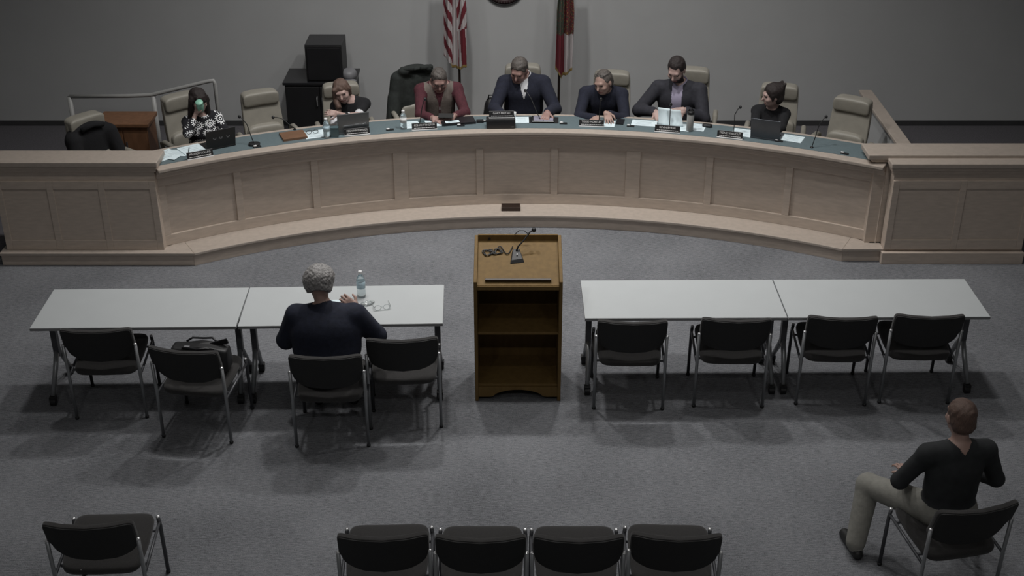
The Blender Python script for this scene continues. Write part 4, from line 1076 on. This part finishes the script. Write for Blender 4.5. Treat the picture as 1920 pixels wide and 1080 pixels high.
sheet(776, 234, .17, .19, 0, 'white sheet behind the nameplate of the man in the vest, left one')
sheet(818, 231, .24, .17, 8, 'white papers under the hands of the man in the vest', z=TOP + .001)
sheet(793, 232, .06, .16, 12, 'dark teal notebook strip between the papers of the man in the vest', m='teal_dk', lines=False, t=.006, name='notebook', cat='notebook', group='notebooks on the desk')
bd = sheet(858, 229, .34, .17, 7, 'open black binder right of the man in the vest', m='black_gl', lines=False, t=.022, name='black_binder', cat='binder', group='binders on the desk')
sheet(848, 228, .14, .06, 7, 'strip of white paper on the black binder', z=TOP + .0225, t=.001)
ph = empty('mobile_phone', p3['w']((0, 0, 0)), 0, 'dark phone held in the hands of the man in the vest', 'phone')
ph.location = az(836, 217, TOP + .07); ph.rotation_euler = (.25, 0, -.05)
MB().box((0, 0, 0), (.15, .075, .009)).build('case', 'back_shell', ph, bevel=.003); MB().box((0, 0, .005), (.135, .068, .001)).build('screen', 'back_shell', ph)
sheet(979, 225, .135, .17, 0, 'white sheet right of the desk speaker in front of the centre man')
sheet(1004, 225, .46, .175, -1, 'black desk mat under the papers of the centre man', m='black_pl', t=.0012, lines=False, name='desk_mat', cat='mat', z=TOP - .0002)
tb_ = empty('tablet', az(1018, 224, TOP + .004), -phi(az(1018, 224, TOP)), 'black tablet showing a white document under the hand of the centre man', 'tablet')
MB().box((0, 0, .005), (.225, .165, .010)).build('case', 'black_pl', tb_, bevel=.004); MB().box((-.045, .0, .0108), (.095, .13, .001)).build('page', 'screen', tb_); MB().box((.055, .0, .0108), (.095, .13, .001)).build('page', 'screen', tb_)
MB().box((0, -.08, .009), (.215, .010, .006)).build('edge', 'white', tb_, bevel=.002)
bk = empty('black_backpack', p4['w']((-.34, -.08, .46)), 0, 'black bag on the chair left of the centre man', 'bag')
bk.location.z = DZ + .42
body_object('bag_body', [ell((0, 0, .20), (.085, .08, .20), 'a', .03), ell((0, .02, .36), (.06, .06, .08), 'a', .04)], .01, {'a': 'black_pl'}, bk)
MB().tube([(-.03, 0, .42), (-.02, 0, .47), (.03, 0, .47), (.04, 0, .42)], .008, 8).build('handle', 'black_pl', bk, True)
MB().box((.06, -.075, .30), (.035, .012, .12)).build('tag', 'white', bk, bevel=.003)
cp = empty('paper_cup', az(964, 219, TOP), 0, 'small white cup behind the nameplate of the centre man', 'cup')
MB().lathe([(.017, 0), (.022, .05), (.020, .05), (.016, .004)], n=16).build('cup_wall', 'white', cp, True)
dev = empty('black_adapter', az(900, 229, TOP), .1, 'black cable adapter left of the desk speaker', 'adapter')
MB().box((0, 0, .012), (.07, .05, .024)).build('body', 'black_pl', dev, bevel=.004); MB().tube([(.03, 0, .01), (.06, .02, .006), (.08, -.01, .005)], .005, 6).build('lead', 'black_pl', dev, True)
sheet(1111, 231, .235, .155, -1, 'white document behind the nameplate of the man with raised glasses, left one')
sheet(1137, 232, .17, .17, -2, 'white sheet with blue cover right of the nameplate of the man with raised glasses', z=TOP + .003)
sheet(1163, 229, .075, .14, -3, 'small dark navy notebook right of the papers of the man with raised glasses', m='black_gl', lines=False, t=.01, name='notebook', cat='notebook', group='notebooks on the desk')
sheet(1208, 231, .25, .16, -1, 'white sheet left of the bearded man')
sheet(1268, 238, .28, .19, -4, 'white papers lying under the hands of the bearded man', z=TOP + .001)
sheet(1309, 239, .14, .19, -4, 'white sheet right of the grey tumbler')
# upright papers held by the bearded man
for k, (x0, y0, x1, y1, tl) in enumerate([(1243, 203, 1247, 236, 'left'), (1262, 206, 1268, 238, 'right')]):
    pt = az(x1, y1, TOP + .004); tp = ay(x0, y0, pt.y + .05)
    e = empty('held_paper', pt, -phi(pt) + (-.12 + .2 * k), 'white sheet held upright by the bearded man, %s one' % tl, 'paper', 'sheets held upright')
    d_ = tp - pt; n = 8; mb = MB(); vs_ = []
    for th in (0, .0012):
        for j in range(n + 1):
            for i in (-1, 1): vs_.append((i * .068 + d_.x * j / n, d_.y * j / n + th + .012 * math.sin(j / n * PI), d_.z * j / n))
    o_ = 2 * (n + 1); fs_ = []
    for j in range(n): fs_ += [(2 * j, 2 * j + 1, 2 * j + 3, 2 * j + 2), (o_ + 2 * j + 2, o_ + 2 * j + 3, o_ + 2 * j + 1, o_ + 2 * j), (2 * j, 2 * j + 2, o_ + 2 * j + 2, o_ + 2 * j), (2 * j + 1, o_ + 2 * j + 1, o_ + 2 * j + 3, 2 * j + 3)]
    fs_ += [(0, o_, o_ + 1, 1), (2 * n, 2 * n + 1, o_ + 2 * n + 1, o_ + 2 * n)]
    mb.add(vs_, fs_).build('sheet', 'paper', e, True)
tm = empty('tumbler', az(1293, 245, TOP), 0, 'grey tumbler with black lid in front of the bearded man', 'tumbler')
MB().lathe([(.030, 0), (.034, .006), (.035, .17), (.033, .175)], n=22).build('body', 'rail', tm, True)
MB().lathe([(.036, .172), (.036, .198), (.026, .205), (.010, .206)], n=22).build('lid', 'black_pl', tm, True)
MB().tube([(-.022, 0, .20), (-.015, 0, .225), (.015, 0, .225), (.022, 0, .20)], .006, 8).build('lid_loop', 'black_pl', tm, True)
ck = empty('black_case', az(1326, 238, TOP), -.3, 'small dark case right of the tumbler', 'case')
MB().sq((0, 0, .016), (.05, .022, .016), .5, .5, 18, 10).build('body', 'black_pl', ck, True); MB().tube([(-.03, -.02, .02), (.03, -.02, .02)], .003, 6).build('zip', 'steel_dk', ck)
sheet(1392, 249, .20, .20, -3, 'white sheet left of the slate laptop')
sheet(1486, 260, .20, .17, -3, 'white sheet right of the slate laptop')

def bottle(px, py, z, hgt, label, r_=.032, lab='bottle_lab'):
    e = empty('water_bottle', az(px, py, z), 0, label, 'bottle', 'clear plastic water bottles')
    k = hgt / .21
    MB().lathe([(.026, 0), (r_, .006), (r_, .05 * k), (r_ * .93, .06 * k), (r_, .07 * k), (r_, .135 * k), (r_ * .8, .16 * k), (.014, .183 * k), (.0135, .19 * k)], n=22).build('body', 'water', e, True)
    MB().lathe([(r_ + .0008, .075 * k), (r_ + .0008, .13 * k)], n=22).build('label_band', lab, e, True)
    MB().lathe([(.016, .188 * k), (.016, .208 * k), (.013, .21 * k)], n=16).build('bottle_cap', 'white', e, True)
    return e
bottle(613, 258, TOP, .20, 'clear water bottle left of the grey laptop')
bottle(757, 241, TOP, .19, 'clear water bottle left of the man in the vest', lab='white')
gb = empty('drinking_glass', az(628, 256, TOP), 0, 'dark teal box between water bottle and grey laptop', 'box'); gb.name = 'teal_box'
MB().box((0, 0, .045), (.075, .05, .09)).build('body', 'teal_dk', gb, bevel=.004); MB().box((0, 0, .093), (.078, .053, .008)).build('lid', 'teal_dk', gb, bevel=.002)

# ================================================================== THINGS ON THE FRONT TABLE
TZ = .7305
bottle(678, 556, TZ, .225, 'clear water bottle on the white table beside the seated man', .034)
sp2 = empty('paper_sheet', az(634, 571, TZ), .1, 'white paper on the table in front of the seated man', 'paper'); MB().box((0, 0, .001), (.21, .15, .002)).build('sheet', 'paper', sp2)
mb = MB()
for k in range(4): mb.box((0, .05 - .03 * k, .0022), (.16, .004, .0004))
mb.build('print', 'ink', sp2)
g2 = empty('clear_glasses', az(717, 581, TZ), .2, 'clear eyeglasses lying on the white table right of the seated man', 'glasses')
gm = MB()
for s_ in (-1, 1):
    gm.tube([(s_ * .034 + .025 * math.cos(q_), .004 * math.sin(q_), .022 + .019 * math.sin(q_)) for q_ in [2 * PI * k / 14 for k in range(15)]], .0028, 6, False)
    gm.tube([(s_ * .06, 0, .026), (s_ * .066, .06, .008), (s_ * .06, .13, .004)], .0026, 6)
gm.tube([(-.009, 0, .026), (.009, 0, .026)], .0026, 6); gm.build('frame', 'clear', g2, True)
g3 = empty('plastic_wrapper', az(688, 571, TZ), .4, 'crumpled clear plastic wrapper on the table by the raised hand', 'wrapper')
MB().sq((0, 0, .012), (.05, .03, .012), .9, .9, 18, 10, lambda p: (p.x, p.y, p.z * (1 + .6 * math.sin(p.x * 190) * math.cos(p.y * 240)))).build('film', 'clear', g3, True)
MB().sq((.045, .01, .008), (.02, .015, .008), .9, .9, 12, 8).build('twist', 'clear', g3, True)

# black bag on the chair
bg = empty('black_tote_bag', (-2.30, 8.17, .485), math.radians(-6), 'black tote bag standing on the charcoal chair at left', 'bag')
MB().sq((0, 0, .10), (.215, .085, .10), .2, .3, 48, 16, lambda p: (p.x, p.y * (1 - .3 * max(0, p.z / .10)), p.z + .012 * math.sin(p.x * 17 + 1) * max(0, p.z / .10))).build('bag_body', 'black_pl', bg, True)
for s_ in (-1, 1): MB().tube([(-.12, s_ * .05, .19), (-.08, s_ * .075, .21), (.0, s_ * .085, .205), (.07, s_ * .08, .215), (.12, s_ * .05, .19)], .008, 8).build('strap', 'black_gl', bg, True)
MB().box((-.08, -.06, .205), (.04, .02, .02)).build('buckle', 'grey_pl', bg, bevel=.002)
MB().box((.13, .02, .205), (.16, .014, .04), Euler((0, -.35, 0))).build('flap', 'black_gl', bg, bevel=.002)

# dark coat over the chair of the man in the vest
ch = [o for o in col.objects if o.get('label') == 'beige leather chair under the draped dark coat'][0]
ct = empty('draped_coat', ch.location - Vector((0, 0, .115)), ch.rotation_euler.z, 'dark olive coat draped over the chair back behind the man in the vest', 'coat')
pr = [ell((0, .29, 1.02), (.245, .105, .16), 'a', .06), ell((-.12, .28, .82), (.16, .11, .26), 'a', .06), ell((.10, .30, .80), (.17, .10, .28), 'a', .06), cap((-.20, .24, 1.05), (-.30, .16, .62), .075, .055, 'a', .05), cap((-.25, .20, .85), (-.30, .10, .58), .06, .06, 'a', .05), cap((.21, .24, 1.03), (.27, .18, .66), .07, .05, 'a', .05), cap((-.15, .20, 1.14), (.12, .20, 1.15), .045, .045, 'a', .04), ell((.02, .13, 1.12), (.12, .09, .035), 'a', .02, None, True)]
body_object('coat_cloth', pr, .010, {'a': 'olive_coat'}, ct)
body_object('collar', [cap((-.15, .20, 1.165), (-.05, .16, 1.175), .03, .022, 'a', .02), cap((.15, .20, 1.165), (.05, .16, 1.175), .03, .022, 'a', .02)], .008, {'a': 'olive_coat'}, ct)
# dark jacket on the chair at the far left
ch = [o for o in col.objects if o.get('label', '').startswith('beige leather chair cut by the left')][0]
ct = empty('draped_jacket', ch.location - Vector((0, 0, .19)), ch.rotation_euler.z, 'black jacket draped over the chair at the far left edge', 'jacket')
body_object('jacket_cloth', [ell((0, .27, .98), (.25, .11, .17), 'a', .06), ell((0, .27, .76), (.25, .12, .26), 'a', .06), cap((.20, .20, 1.0), (.26, .10, .66), .07, .06, 'a', .05), cap((-.20, .20, 1.0), (-.26, .10, .66), .07, .06, 'a', .05)], .011, {'a': 'black_knit'}, ct)
MB().tube([(-.12, .17, 1.1), (0, .15, 1.13), (.12, .17, 1.1)], .025, 10).build('collar', 'black_knit', ct, True)
